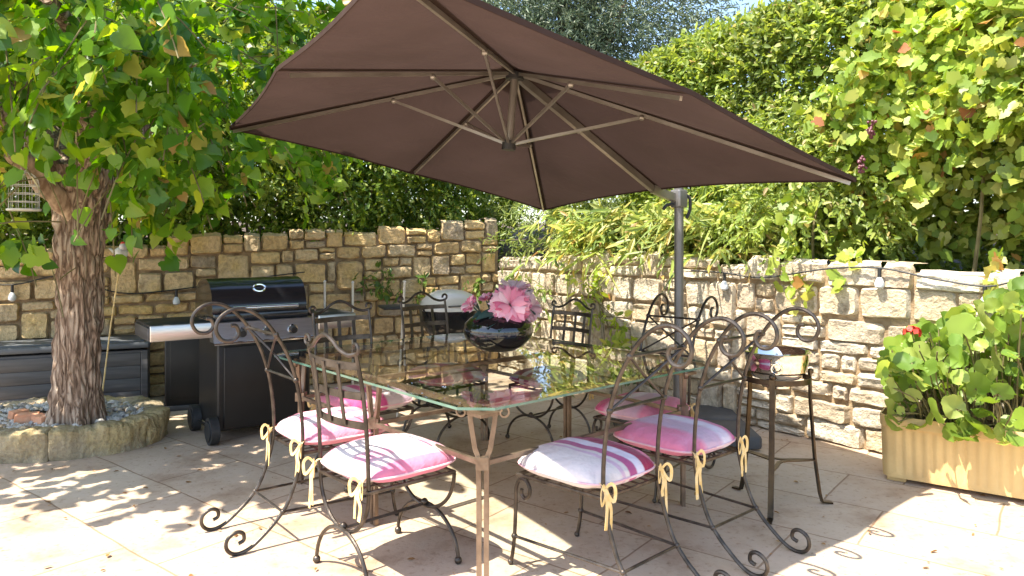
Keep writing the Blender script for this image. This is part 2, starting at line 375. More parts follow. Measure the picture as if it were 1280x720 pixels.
def leaves_to_mb(kind, P, D, Nn, S):
    tv, tf = TPL[kind]; n = len(P); k = len(tv)
    D = norm(D); X = norm(np.cross(D, Nn)); Nn = np.cross(X, D)
    wob = RNG.uniform(.8, 1.2, (n,1,1)); curl = RNG.uniform(.2, 2.6, (n,1,1))
    V = P[:,None,:]+S[:,None,None]*(tv[None,:,0:1]*wob*X[:,None,:]+tv[None,:,1:2]*D[:,None,:]+tv[None,:,2:3]*curl*Nn[:,None,:])
    return V.reshape(-1,3), tf, k, n
def leaf_object(name, sets, mat, parent=None, loc=None):
    Vs = []; lv = []; ls = []; lt = []; base = 0; lo = 0
    for (kind, P, D, Nn, S) in sets:
        V, tf, k, n = leaves_to_mb(kind, P, D, Nn, S); Vs.append(V)
        loops = np.concatenate([np.array(f) for f in tf]); sizes = np.array([len(f) for f in tf])
        lv.append((loops[None,:]+(np.arange(n)*k)[:,None]+base).ravel()); lt.append(np.tile(sizes, n)); base += n*k
    V = np.concatenate(Vs); lv = np.concatenate(lv); lt = np.concatenate(lt); ls = np.concatenate([[0], np.cumsum(lt)[:-1]])
    if loc is not None: V = V-np.array(loc)[None]
    me = bpy.data.meshes.new(name)
    me.vertices.add(len(V)); me.vertices.foreach_set('co', V.astype(np.float32).ravel())
    me.loops.add(len(lv)); me.loops.foreach_set('vertex_index', lv.astype(np.int32))
    me.polygons.add(len(lt)); me.polygons.foreach_set('loop_start', ls.astype(np.int32)); me.polygons.foreach_set('loop_total', lt.astype(np.int32))
    me.update(calc_edges=True); me.validate()
    me.polygons.foreach_set('use_smooth', np.ones(len(me.polygons), bool))
    o = bpy.data.objects.new(name, me); COL.objects.link(o); me.materials.append(mat)
    if parent: o.parent = parent
    if loc is not None: o.location = loc
    return o
def shoots(P, D, per, length, size, spread=1.0, droop=.2, up=.8, jit=.25):
    """leaves set along short shoots: P,D shoot bases and directions"""
    n = len(P); D = norm(D)
    t = (np.arange(per)+.5)/per
    L = length*RNG.uniform(.6, 1.3, n)
    pos = P[:,None,:]+D[:,None,:]*(L[:,None]*t[None])[...,None]
    pos[...,2] -= droop*(L[:,None]*t[None]**2)
    pos = pos.reshape(-1,3); DD = np.repeat(D, per, 0)
    ld = norm(DD*.7+spread*norm(RNG.normal(size=pos.shape))); ld[:,2] -= droop
    nn = norm(np.array([-.5,-.42,up])[None]+DD*.35+jit*2*RNG.normal(size=pos.shape))
    S = size*RNG.uniform(.6, 1.25, len(pos))
    return pos, norm(ld), nn, S
def nval(p, s=1.0, o=0.0): return noise.noise(Vector((p[0]*s+o, p[1]*s+o*1.7, p[2]*s-o)))
def ellip_points(c, r, n, depth=.16, bump=.22, seed=0.0, zmin=-1.0, freq=1.6):
    out = []; dirs = []
    while len(out) < n:
        d = norm(RNG.normal(size=3))
        if d[2] < zmin: continue
        k = 1+bump*1.6*nval(d, freq, seed)+bump*.8*nval(d, freq*2.7, seed+5)
        k *= 1-min(RNG.exponential(depth), .8)
        out.append((c[0]+d[0]*r[0]*k, c[1]+d[1]*r[1]*k, c[2]+d[2]*r[2]*k)); dirs.append(d)
    return np.array(out), np.array(dirs)
def strip_points(a, b, z0, z1, thick, n, bump=.25, depth=.12, seed=0.0, topfrac=.25, zslope=0.0):
    """points in the front/top skin of a hedge standing on line a-b; front is to the right-hand side facing the camera"""
    a, b = np.array(a, float), np.array(b, float); d = b-a; Ln = np.linalg.norm(d); d /= Ln
    nrm = np.array([d[1], -d[0]])
    if np.dot(nrm, -(a+b)/2) < 0: nrm = -nrm
    P = []; D = []
    for i in range(n):
        s = RNG.uniform(0, Ln); top = z1+zslope*s/Ln
        if RNG.uniform() < topfrac:
            q = RNG.uniform(-.5, .5)*thick; z = top-min(RNG.exponential(depth), 1); dd = (nrm[0]*.2, nrm[1]*.2, 1)
        else:
            z = z0+(top-z0)*RNG.uniform()**.9; q = thick*.5-min(RNG.exponential(depth), thick*.9); dd = (nrm[0], nrm[1], .35)
        w = nval((s, z, 0), .9, seed)*bump+nval((s, z, 0), 2.6, seed+3)*bump*.6
        edge = max(0, (z-(top-.35))/.35); q -= edge*edge*.2 if q > 0 else 0
        p = a+d*s+nrm*(q+w); P.append((p[0], p[1], z+.5*w*edge)); D.append(dd)
    return np.array(P), np.array(D)
def trunk_mb(mb, pts, rads, seg=14, nrm=.0, seed=0):
    P = smooth_path(pts, 6); n = len(P)
    rr = np.interp(np.linspace(0, 1, n), np.linspace(0, 1, len(rads)), rads)
    b = mb.n; mb.tube(P, 1.0, seg, taper=lambda t: float(np.interp(t, np.linspace(0,1,n), rr)))
    if nrm:
        for i in range(b, mb.n):
            v = Vector(mb.v[i]); k = noise.noise(Vector((v.x*14, v.y*14, v.z*2.2+seed)))
            c = P[min((i-b)//seg, n-1)]; d = v-c; mb.v[i] = tuple(c+d*(1+nrm*k))

# ------------------------------------------------------------------ SETTING: patio, raised bed
mb = MB(); mb.add([(-60,-60,0),(60,-60,0),(60,60,0),(-60,60,0)], [(0,1,2,3)])
tag(mb.build('patio', M['floor'], smooth=False), kind='structure')

KC = (-.15, 7.75)                                   # the corner where the two walls meet
LW = (-7.2, 7.75-.405*7.05); RW = (4.9, 7.75-1.15*5.05)
mb = MB()
def offs(a, b, d):                                  # offset line away from the camera
    dx, dy = b[0]-a[0], b[1]-a[1]; l = math.hypot(dx, dy); n = (-dy/l, dx/l)
    if n[0]*(a[0]+b[0])+n[1]*(a[1]+b[1]) < 0: n = (-n[0], -n[1])
    return n
nL, nR = offs(LW, KC, 1), offs(KC, RW, 1)
nC = Vector((nL[0]+nR[0], nL[1]+nR[1])).normalized()
rows = []
for (d, zl, zc, zr) in ((.17,1.02,1.3,1.06),(.5,1.06,1.36,1.10),(1.5,1.15,1.5,1.2),(4,1.4,1.7,1.5),(30,2.2,2.4,2.4)):
    row = []
    for i in range(13):
        t = i/12; x = LW[0]+(KC[0]-LW[0])*t; y = LW[1]+(KC[1]-LW[1])*t
        nx, ny = (nL if i < 12 else (nC.x*1.15, nC.y*1.15)); row.append((x+nx*d, y+ny*d, zl+(zc-zl)*t*.6+.03*math.sin(i*2.1+d)))
    for i in range(1, 13):
        t = i/12; x = KC[0]+(RW[0]-KC[0])*t; y = KC[1]+(RW[1]-KC[1])*t
        row.append((x+nR[0]*d, y+nR[1]*d, zr+.03*math.sin(i*1.7+d)))
    rows.append(row)
vs = [v for r in rows for v in r]; w = len(rows[0])
mb.add(vs, [(j*w+i, j*w+i+1, (j+1)*w+i+1, (j+1)*w+i) for j in range(len(rows)-1) for i in range(w-1)])
tag(mb.build('raised_soil', M['soil'], smooth=True), kind='structure')

# ------------------------------------------------------------------ dry stone walls
def stone_wall(name, a, b, top0, top1, stone, mortar, seed, label, hmin=.09, hmax=.19, wmin=.13, wmax=.42, gap=.005):
    rnd = random.Random(seed)
    a, b = Vector((*a, 0)), Vector((*b, 0)); d = (b-a); Ln = d.length; d.normalize()
    n = Vector((d.y, -d.x, 0));
    if n.dot(-(a+b)/2) < 0: n = -n
    root = empty(name, (a.x, a.y, 0)); tag(root, label, 'wall')
    def wall_pt(s, z, o): return a+d*s+n*o+Vector((0,0,z))-Vector((a.x,a.y,0))
    core = MB()
    NS = 24; vs = []
    for i in range(NS+1):
        s = Ln*i/NS; t = top0+(top1-top0)*i/NS-.05
        for (o, z) in ((0,0),(0,t),(-.30,t),(-.30,0)): vs.append(wall_pt(s, z, o))
    fs = [(0,1,2,3), (NS*4+3,NS*4+2,NS*4+1,NS*4)]
    for i in range(NS):
        for j in range(3): fs.append((i*4+j, (i+1)*4+j, (i+1)*4+j+1, i*4+j+1))
    core.add(vs, fs); core.build('mortar_core', mortar, root, smooth=False)
    st = MB()
    NX, NZ = 11, 9
    def stone_at(s0, s1, z0, z1, cap=False):
        cs, cz, hs, hz = (s0+s1)/2, (z0+z1)/2, (s1-s0)/2-gap, (z1-z0)/2-gap
        if hs < .02 or hz < .015: return
        prot = rnd.uniform(.02, .052); o0 = rnd.uniform(0, 100); p = rnd.uniform(5, 14); tilt = rnd.uniform(-.05,.05); slx = rnd.uniform(-.05,.05)
        base = st.n; vs = []
        for k in range(NZ):
            for i in range(NX):
                x, z = -1+2*i/(NX-1), -1+2*k/(NZ-1)
                x = math.copysign(abs(x)**.6, x); z = math.copysign(abs(z)**.6, z)
                m = max(abs(x), abs(z)); L4 = (abs(x)**p+abs(z)**p)**(1/p)
                q = m/L4 if L4 > 0 else 1; X, Z = x*q, z*q
                e = min(hs, hz)
                edge = min(hs*(1-abs(x)), hz*(1-abs(z)))
                h = prot*min(1, (edge/.012))**.6 if edge > 0 else 0
                wob = noise.noise(Vector((X*1.6+o0, Z*1.6, 1)))
                wob2 = noise.noise(Vector((X*3.4+o0, Z*3.4, 7)))
                h += (.013*wob+.013*wob2+tilt*Z*.12+slx*X*.14) if edge > 0 else -.012
                if edge <= 0: h = -.015
                ss = cs+X*hs+.010*noise.noise(Vector((z*1.3+o0, 3, x)))
                zz = cz+Z*hz+.010*noise.noise(Vector((x*1.5+o0, 9, z)))+tilt*X*hs
                vs.append(wall_pt(ss, max(zz, .0), h))
        fs = [(k*NX+i, k*NX+i+1, (k+1)*NX+i+1, (k+1)*NX+i) for k in range(NZ-1) for i in range(NX-1)]
        if cap:                                         # coping stones run back over the wall
            tops = [(NZ-1)*NX+i for i in range(NX)]
            t0 = len(vs)
            for i in tops:
                v = vs[i]; vs.append(v+n*(-.02)+Vector((0,0,.012+.01*rnd.random())))
            for i in tops:
                v = vs[i]; vs.append(v+n*(-.26)+Vector((0,0,.012*rnd.random())))
            fs += [(tops[i], tops[i+1], t0+i+1, t0+i) for i in range(NX-1)]
            fs += [(t0+i, t0+i+1, t0+NX+i+1, t0+NX+i) for i in range(NX-1)]
        st.add(vs, fs)
    # courses of uneven height, some split in two, some taking two courses
    z = 0; rowsz = []
    frac = 0
    while frac < .999:
        h = rnd.uniform(hmin, hmax)/((top0+top1)/2); 
        if frac+h > .94: h = 1-frac
        if frac+h > .999 and h*(top0+top1)/2 > .16: rowsz.append((frac, frac+h*.55)); frac += h*.55; h = 1-frac
        rowsz.append((frac, frac+h)); frac += h
    def topat(s): return top0+(top1-top0)*s/Ln
    busy = [[] for _ in rowsz]
    for ri, (f0, f1) in enumerate(rowsz):
        s = 0
        while s < Ln:
            blk = [q for q in busy[ri] if q[0]-.05 < s < q[1]-1e-6]
            if blk: s = blk[0][1]; continue
            wd = rnd.uniform(wmin, wmax)*(1 if f1-f0 > .1 else .9); e = min(s+wd, Ln)
            nxt = [q for q in busy[ri] if s < q[0] < e+.07]
            if nxt: e = nxt[0][0]
            if e-s < .04: s = e+1e-5; continue
            t = topat((s+e)/2); wv = .02*noise.noise(Vector((s*.9, ri*1.3, seed)))
            z0 = f0*t+(wv if ri else 0); z1 = f1*t+(wv if ri < len(rowsz)-1 else rnd.uniform(-.05,.05))
            last = ri == len(rowsz)-1
            if not last and ri < len(rowsz)-2 and rnd.random() < .14 and e-s < .32:
                ff = rowsz[ri+1][1]; busy[ri+1].append((s, e)); stone_at(s, e, z0, ff*t)
            elif rnd.random() < .22 and z1-z0 > .12:
                zm = z0+(z1-z0)*rnd.uniform(.38,.62); stone_at(s, e, z0, zm)
                if rnd.random() < .4 and e-s > .25:
                    sm = s+(e-s)*rnd.uniform(.4,.6); stone_at(s, sm, zm, z1, last); stone_at(sm, e, zm, z1, last)
                else: stone_at(s, e, zm, z1, last)
            else: stone_at(s, e, z0, z1, last)
            s = e
    st.build('masonry', stone, root)
    return root
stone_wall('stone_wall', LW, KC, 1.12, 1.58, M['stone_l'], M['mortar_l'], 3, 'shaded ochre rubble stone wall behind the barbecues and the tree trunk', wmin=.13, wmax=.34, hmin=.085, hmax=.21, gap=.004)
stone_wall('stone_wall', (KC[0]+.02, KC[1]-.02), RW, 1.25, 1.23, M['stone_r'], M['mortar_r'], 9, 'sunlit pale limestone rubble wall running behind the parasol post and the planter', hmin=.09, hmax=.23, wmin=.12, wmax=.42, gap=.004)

# ------------------------------------------------------------------ TABLE
U, V = Vector((.75,.66,0)).normalized(), Vector((-.66,.75,0)).normalized()
O = Vector((-.145,2.75,0))
def W(u, v, z=0.0): return O+U*u+V*v+Vector((0,0,z))
TW, TL = 1.66, 1.92
tloc = W(TW/2, TL/2); trz = math.atan2(U.y, U.x)
T = empty('dining_table', tloc, trz); tag(T, 'large glass topped dining table with slim bronze paired legs', 'table')
def tl(u, v, z): return (u-TW/2, v-TL/2, z)
ch = .105; hx, hy = TW/2, TL/2
oct_ = [(-hx+ch,-hy),(hx-ch,-hy),(hx,-hy+ch),(hx,hy-ch),(hx-ch,hy),(-hx+ch,hy),(-hx,hy-ch),(-hx,-hy+ch)]
mb = MB(); mb.add([(x,y,.750) for x,y in oct_], [tuple(range(8))]); top = mb.build('glass_top', M['glass'], T, smooth=False)
mb = MB()
inn = [(x*.9965, y*.9965) for x, y in oct_]
mb.add([(x,y,.739) for x,y in oct_]+[(x,y,.7495) for x,y in oct_]+[(x,y,.7495) for x,y in inn]+[(x,y,.739) for x,y in inn],
       [(a*8+i, a*8+(i+1)%8, ((a+1)%4)*8+(i+1)%8, ((a+1)%4)*8+i) for a in range(4) for i in range(8)])
mb.build('glass_edge', M['glassedge'], top, smooth=False)
for v0 in (.13, .98, 1.79):
    for u0 in (.15, TW-.15):
        mb = MB(); su = 1 if u0 < TW/2 else -1; sv = 1 if v0 < TL/2 else -1
        for sgn in (-1, 1):
            dx, dy = (.7*sgn, -.7*sgn*su*sv) if v0 != .98 else (0, sgn)
            pth = smooth_path([(tl(u0,v0,.70)[0]+dx*.052, tl(u0,v0,0)[1]+dy*.052, .70), (tl(u0,v0,0)[0]+dx*.048, tl(u0,v0,0)[1]+dy*.048, .66),
                               (tl(u0,v0,0)[0]+dx*.032, tl(u0,v0,0)[1]+dy*.032, .56), (tl(u0,v0,0)[0]+dx*.017, tl(u0,v0,0)[1]+dy*.017, .47), (tl(u0,v0,0)[0]+dx*.015, tl(u0,v0,0)[1]+dy*.015, 0)], 5)
            mb.sweep(pth, [(-.010,-.010),(.010,-.010),(.010,.010),(-.010,.010)], up=(dx,dy,0))
            sp = []
            for k in range(15):                      # little curl under the glass
                th = PI/2+sgn*0-k*.42; r = .026-.0011*k
                sp.append((tl(u0,v0,0)[0]+dx*(.062+.024+r*math.cos(th)*1.0), tl(u0,v0,0)[1]+dy*(.062+.024+r*math.cos(th)), .704+r*math.sin(th)))
            mb.strip(sp, .016, .007, up=(dx,dy,0))
        mb.box((*tl(u0,v0,0)[:2], .50), (.052,.052,.05), math.radians(45)); mb.box((*tl(u0,v0,0)[:2], .70), (.1,.1,.014))
        mb.build('leg', M['bronze'], T)
def rail(p, q, s=.019):
    mb = MB(); mb.sweep([p, q], [(-s/2,-s/2),(s/2,-s/2),(s/2,s/2),(-s/2,s/2)]); mb.build('rail', M['bronze'], T)
for u0 in (.15, TW-.15):
    rail(tl(u0,.15,.495), tl(u0,.96,.495)); rail(tl(u0,1.0,.495), tl(u0,1.77,.495))
    rail(tl(u0,.13,.718), tl(u0,1.79,.718), .022)
for v0 in (.13, .98, 1.79):
    rail(tl(.17,v0,.495), tl(TW-.17,v0,.495)); rail(tl(.165,v0,.718), tl(TW-.165,v0,.718), .022)

# ------------------------------------------------------------------ CHAIRS
def spiral(c, r0, r1, a0, a1, n=18):                 # in (y,z)
    return [(c[0]+(r0+(r1-r0)*i/n)*math.cos(a0+(a1-a0)*i/n), c[1]+(r0+(r1-r0)*i/n)*math.sin(a0+(a1-a0)*i/n)) for i in range(n+1)]
def scroll_chair(mat):
    root = empty('scroll_chair', (0,0,0))
    rx, fx = .178, .215
    # side profile of the rear post, from lower scroll through the seat to the upper scroll
    # explicit hand-laid curve: inner curl -> outer loop -> contact -> leg
    curl = [(-.520,.052),(-.497,.062),(-.500,.092),(-.530,.104),(-.566,.085),(-.574,.048),(-.552,.016),(-.512,.007),(-.462,.022),(-.405,.062),(-.345,.115),(-.295,.18),(-.255,.28),(-.23,.37),(-.222,.45)]
    post = [(-.225,.55),(-.237,.66),(-.258,.76),(-.292,.86),(-.340,.95),(-.400,1.03),(-.470,1.082),(-.540,1.093),(-.598,1.062),(-.618,1.010),(-.592,.962),(-.545,.956),(-.520,.985),(-.530,1.018),(-.552,1.022)]
    P = [(0,y,z) for y, z in curl+post]
    for s in (-1, 1):
        mb = MB(); mb.tube([(s*rx, p[1], p[2]) for p in smooth_path(P, 4)], .0088, 8, up=(1,0,0)); mb.build('back_post', mat, root)
        mb = MB()
        leg = [(.262,.006),(.250,.05),(.238,.13),(.232,.22),(.230,.30),(.226,.36),(.205,.402),(.170,.408),(.146,.380),(.148,.345),(.170,.326),(.194,.338),(.192,.362)]
        mb.tube(smooth_path([(s*fx,y,z*.945) for y,z in leg], 4), .0082, 8, up=(1,0,0)); mb.ball((s*fx,.262,.012), .013)
        mb.ball((s*fx,.238,.13), .014, 8)
        mb.build('front_leg', mat, root)
        mb = MB(); mb.tube([(s*fx,.238,.13),(s*rx,-.318,.145)], .0062, 6); mb.ball((s*rx,-.318,.145), .013, 8); mb.build('stretcher', mat, root)
    mb = MB(); mb.tube([(-rx,-.318,.145),(rx,-.318,.145)], .0062, 6); mb.build('stretcher', mat, root)
    mb = MB()
    tr = [(-fx,.22),(fx,.22),(rx,-.222),(-rx,-.222)]
    mb.tube([(x,y,.398) for x,y in tr], .009, 8, closed=True)
    for k in range(1, 6):
        t = k/6; mb.strip([(-fx+(2*fx)*t,.22,.400),(-rx+2*rx*t,-.222,.400)], .014, .004)
        yy = .22-.442*t; xx = fx+(rx-fx)*t; mb.strip([(-xx,yy,.4045),(xx,yy,.4045)], .014, .004)
    mb.build('seat_frame', mat, root)
    mb = MB()
    for z, y in ((.745,-.255),(.965,-.35)): mb.tube([(-rx,y,z),(rx,y,z)], .007, 6)
    mb.tube([(-rx,-.255,.745),(0,-.305,.855),(rx,-.35,.965)], .006, 6); mb.tube([(rx,-.255,.745),(0,-.293,.855),(-rx,-.35,.965)], .006, 6)
    for s in (-1, 1):
        for z, y in ((.745,-.255),(.965,-.35)): mb.ball((s*rx,y,z), .014, 8)
    mb.build('back_brace', mat, root)
    return root
def grid_chair(mat):
    root = empty('grid_back_chair', (0,0,0)); rx, fx = .192, .215
    for s in (-1, 1):
        mb = MB(); mb.tube(smooth_path([(s*rx,-.205,.41),(s*rx,-.212,.6),(s*rx,-.232,.8),(s*rx,-.262,.955)], 5), .0088, 8)
        sp = [(s*(rx+.002+.02*math.sin(t)*1.0), -.262-.003, .955+.02*(1-math.cos(t))) for t in [i*.5 for i in range(11)]]
        mb.tube(sp, .0075, 6); mb.build('back_post', mat, root)
    mb = MB()
    rl = [(-rx,-.262,.955),(-rx*.82,-.275,.948),(-rx*.55,-.285,.965),(-rx*.28,-.290,1.0),(0,-.292,1.016),(rx*.28,-.290,1.0),(rx*.55,-.285,.965),(rx*.82,-.275,.948),(rx,-.262,.955)]
    mb.tube(smooth_path(rl, 4), .0088, 8, up=(0,1,0)); mb.build('top_rail', mat, root)
    mb = MB()
    def yb(x, z): return -.212-.05*((z-.6)/.355)-.038*(1-(x/rx)**2)
    for z in (.665,.785,.905):
        pts = [(x, yb(x,z), z) for x in np.linspace(-rx, rx, 11)]
        mb.sweep(pts, [(-.015,-.003),(.015,-.003),(.015,.003),(-.015,.003)], up=(0,1,0))
    for k in range(1, 4):
        x = -rx+2*rx*k/4
        mb.sweep([(x, yb(x,z)-.006, z) for z in (.66,.785,.91)], [(-.011,-.0025),(.011,-.0025),(.011,.0025),(-.011,.0025)], up=(0,1,0))
    mb.build('back_grid', mat, root)
    mb = MB(); mb.tube([(-fx,.21,.398),(fx,.21,.398),(rx,-.205,.398),(-rx,-.205,.398)], .009, 8, closed=True)
    for k in range(1, 6):
        t = k/6; mb.strip([(-fx+2*fx*t,.21,.400),(-rx+2*rx*t,-.205,.400)], .014, .004)
        yy = .21-.415*t; xx = fx+(rx-fx)*t; mb.strip([(-xx,yy,.4045),(xx,yy,.4045)], .014, .004)
    mb.build('seat_frame', mat, root)
    for y, hw in ((-.205, rx), (.21, fx)):
        mb = MB()
        mb.tube([(hw*math.cos(PI+PI*i/20), y, .392+.195*math.sin(PI+PI*i/20)) for i in range(21)], .0085, 8, up=(0,1,0))
        mb.tube([((hw+.012)*math.cos(PI*i/20), y+(.012 if y > 0 else -.012), .012+.195*math.sin(PI*i/20)) for i in range(21)], .0085, 8, up=(0,1,0))
        for s in (-1, 1): mb.ball((s*(hw+.012), y+(.012 if y > 0 else -.012), .016), .017)
        mb.ball((0, y, .213), .017, 8)
        mb.build('leg_arch', mat, root)
    mb = MB(); mb.tube([(0,-.205,.205),(0,.21,.205)], .0065, 6); mb.build('stretcher', mat, root)
    return root
GC, GS = 'wrought iron chairs round the glass table', 'striped seat cushions on the iron chairs'
fL = (U.x, U.y); fR = (V.x, V.y); fBL = (-V.x, -V.y); fBR = (-U.x, -U.y)
def turn(f, deg): c, s = math.cos(math.radians(deg)), math.sin(math.radians(deg)); return (f[0]*c-f[1]*s, f[0]*s+f[1]*c)
chairs = [  # kind, position, facing, cushion material, labels
 ('s', (-.925,3.70), turn(fL,-2), 'cush_pink', 'scroll topped iron chair in the sun nearest the gas barbecue', 'pale pink and white striped cushion on the sunlit scroll chair by the barbecue', 1.0),
 ('g', (-.55,3.16), turn(fL,2), 'cush_white', 'sunlit grid backed iron chair at the front left of the table', 'mostly white cushion with pink rim on the front left grid backed chair', 1.0),
 ('s', (.33,3.10), turn(fR,2), 'cush_plum', 'nearest scroll topped iron chair at the front right, its feet cut by the photo edge', 'white cushion with bold plum stripes on the nearest right chair', 1.0),
 ('s', (.80,3.53), fR, 'cush_lav', 'scroll topped iron chair between the plum cushioned chair and the bucket stand', 'pink and lavender cushion on the right chair next to the bucket stand', 1.0),
 ('g', W(.50,1.70), fBL, 'cush_mag', 'grid backed iron chair on the far left side of the table beside the gas barbecue', 'cushion with magenta and white stripes seen under the glass at the far left', 1.0),
 ('g', W(1.32,2.0), fBL, 'cush_pink', 'dark grid backed iron chair standing in front of the cream lidded barbecue', 'pale pink cushion on the dark chair in front of the cream lidded barbecue', 1.0),
 ('g', W(1.89,1.52), turn(fBR,4), 'cush_plum', 'dark grid backed chair against the sunlit wall, right of the flower vase', 'plum striped cushion on the far chair right of the flower vase', .95),
 ('s', (.765,4.20), turn(fBR,8), 'cush_lav', 'scroll topped iron chair across the table, in front of the parasol post', 'pink and mauve cushion on the scroll chair in front of the parasol post', .96),
]
def cushion(matname):
    root = empty('seat_cushion', (0,0,0)); n = 25; mb = MB()
    def outline(x, y):
        p = 4.2; m = max(abs(x),abs(y)); l = (abs(x)**p+abs(y)**p)**(1/p); q = m/l if l > 1e-6 else 1
        x, y = x*q, y*q; hw = .245+(.222-.245)*(1-y)/2; return x*hw, .012+y*.245
    vs = []; fs = []
    sd = random.uniform(0, 50)
    for side in (1, -1):
        for j in range(n):
            for i in range(n):
                x, y = math.sin(PI/2*(-1+2*i/(n-1))), math.sin(PI/2*(-1+2*j/(n-1))); X, Y = outline(x, y)
                h = max(0, (1-abs(x)**5)*(1-abs(y)**5))**.55
                z = .050*h*(1.3 if side > 0 else -.85)+.005*noise.noise(Vector((x*2.4+sd, y*2.4, side)))*h
                vs.append((X, Y, .045+(z if h > 0 else 0)))
    for s in range(2):
        for j in range(n-1):
            for i in range(n-1):
                q = (s*n*n+j*n+i, s*n*n+j*n+i+1, s*n*n+(j+1)*n+i+1, s*n*n+(j+1)*n+i); fs.append(q if s == 0 else q[::-1])
    mb.add(vs, fs); mb.build('pad', M[matname], root)
    mb = MB(); ring = []
    for k in range(64):
        a = 2*PI*k/64; c, s = math.cos(a), math.sin(a); m = max(abs(c),abs(s)); X, Y = outline(c/m, s/m); ring.append((X*1.004, Y*1.002, .045))
    mb.tube(ring, .0048, 6, closed=True); mb.build('piping', M['piping'], root)
    for s in (-1, 1):
        mb = MB(); x0, y0 = s*.184, -.236; rr = random.Random(int(sd*100)+s)
        mb.ball((x0,y0,.035), .010, 8)
        for q in (-1, 1):
            dx, dy = rr.uniform(.020,.032)*q, rr.uniform(-.02,-.006)
            mb.strip(smooth_path([(x0,y0,.035),(x0+dx*.8,y0+dy,.058),(x0+dx*1.5,y0+dy*1.6,.035),(x0+dx*1.3,y0+dy*1.5,-.012),(x0+dx*.5,y0+dy,.005),(x0,y0-.005,.035)], 4), .013, .0015, up=(0,-1,.2))
            ln = rr.uniform(.07,.17)
            mb.strip(smooth_path([(x0,y0,.035),(x0+dx*.25,y0-.016,-.01),(x0+dx*.5+rr.uniform(-.01,.01),y0-.014,-.05),(x0+dx*.55,y0-.018,-ln)], 4), .018, .0015, up=(0,-1,.1))
        mb.strip(smooth_path([(x0*.93,y0+.03,.05),(x0*.98,y0+.012,.05),(x0,y0,.035)], 3), .016, .002)
        mb.build('tie', M['ribbon'], root)
    return root
protos = {}
for i, (k, pos, f, cm, lab, clab, sc) in enumerate(chairs):
    if k not in protos: c = protos[k] = scroll_chair(M['iron']) if k == 's' else grid_chair(M['iron'])
    else: c = copy_tree(protos[k])
    c.location = (pos[0], pos[1], 0); c.rotation_euler = (0,0,face_rz(*f)); c.scale = (sc,sc,sc)
    tag(c, lab, 'chair', GC)
    q = cushion(cm); q.location = (pos[0], pos[1], .404*sc); q.rotation_euler = (0,0,face_rz(*f)); q.scale = (sc,sc,sc)
    tag(q, clab, 'cushion', GS)

# ------------------------------------------------------------------ PARASOL
A, C_, Fp, H_ = Vector((-1.874,4.831,2.143)), Vector((-.351,2.061,2.184)), Vector((1.813,3.837,1.716)), Vector((.290,6.607,1.676))
AP = Vector((.02,4.34,2.415)); HUB = Vector((-.018,4.33,1.965))
def mid(a, b, up=.045): return (a+b)/2+Vector((0,0,up))
ends = [A, mid(A,C_), C_, mid(C_,Fp), Fp, mid(Fp,H_,.075), H_, mid(H_,A,.02)]
ploc = Vector((1.215,5.30,0))
PS = empty('cantilever_parasol', ploc); tag(PS, 'large square brown cantilever parasol tilted over the glass table', 'parasol')
mb = MB(); n = 14
for i in range(8):
    p, q = ends[i], ends[(i+1) % 8]; vs = []; idx = {}
    for r in range(n+1):
        for k in range(r+1):
            t = r/n; s = k/r if r else 0
            e = p+(q-p)*s; hem = (AP-e)*(.022*math.sin(PI*s))
            v = AP+(e+hem-AP)*t; v.z -= .022*math.sin(PI*s)*math.sin(PI*min(t*.9+.05,1)); idx[(r,k)] = len(vs); vs.append(v-ploc)
    fs = []
    for r in range(n):
        for k in range(r+1):
            fs.append((idx[(r,k)], idx[(r+1,k)], idx[(r+1,k+1)]))
            if k < r: fs.append((idx[(r,k)], idx[(r+1,k+1)], idx[(r,k+1)]))
    mb.add(vs, fs)
cano = mb.build('canopy', M['canopy'], PS)
mb = MB()
for i in range(8):
    p, q = ends[i], ends[(i+1) % 8]
    mb.strip([p+(q-p)*s+(AP-(p+(q-p)*s))*(.022*math.sin(PI*s))-ploc for s in np.linspace(0,1,13)], .005, .022)
mb.build('hem', M['canopy'], cano)
mb = MB(); up = Vector((0,0,.055))
vs = [AP+up+Vector((0,0,.03))-ploc]+[AP+(e-AP)*.14+up-ploc for e in ends]; mb.add(vs, [(0,i+1,(i+1)%8+1) for i in range(8)])
mb.build('vent', M['canopy'], cano)
for i, e in enumerate(ends):
    big = i == 5
    mb = MB(); d = Vector((0,0,-.028 if not big else -.04))
    a_, b_ = AP+d*.8+(e-AP)*.02, AP+(e-AP)*.955+d
    if i % 2 == 0: b_ = AP+(e-AP)*.985+d
    w_, h_ = (.014,.020) if not big else (.032,.044)
    mb.strip([a_-ploc, b_-ploc], w_, h_); rb = mb.build('rib', M['rib'], PS)
    mb = MB(); mb.strip([AP+(e-AP)*.04-ploc+Vector((0,0,-.004)), AP+(e-AP)*.99-ploc+Vector((0,0,-.004))], .05, .003); mb.build('rib_pocket', M['canopy'], cano)
    mb = MB(); j = AP+(e-AP)*.40+d*1.4
    mb.strip([HUB-ploc, j-ploc], .013, .017); mb.ball(j-ploc, .018, 8); mb.build('strut', M['rib'], PS)
mb = MB(); ax = (HUB-AP).normalized()
mb.tube([AP-ploc+ax*.03, HUB-ploc+ax*.0], .024, 12); mb.build('hub_tube', M['rib'], PS)
mb = MB(); mb.tube([AP-ploc+ax*.02, AP-ploc+ax*.06], .055, 16); mb.build('hub', M['black'], PS)
mb = MB(); mb.tube([HUB-ploc-ax*.025, HUB-ploc+ax*.03], .042, 16); mb.build('hub', M['black'], PS)
topz = 1.79
mb = MB(); mb.tube([(0,0,.1),(0,0,topz)], .034, 18); mb.build('pole', M['polegrey'], PS)
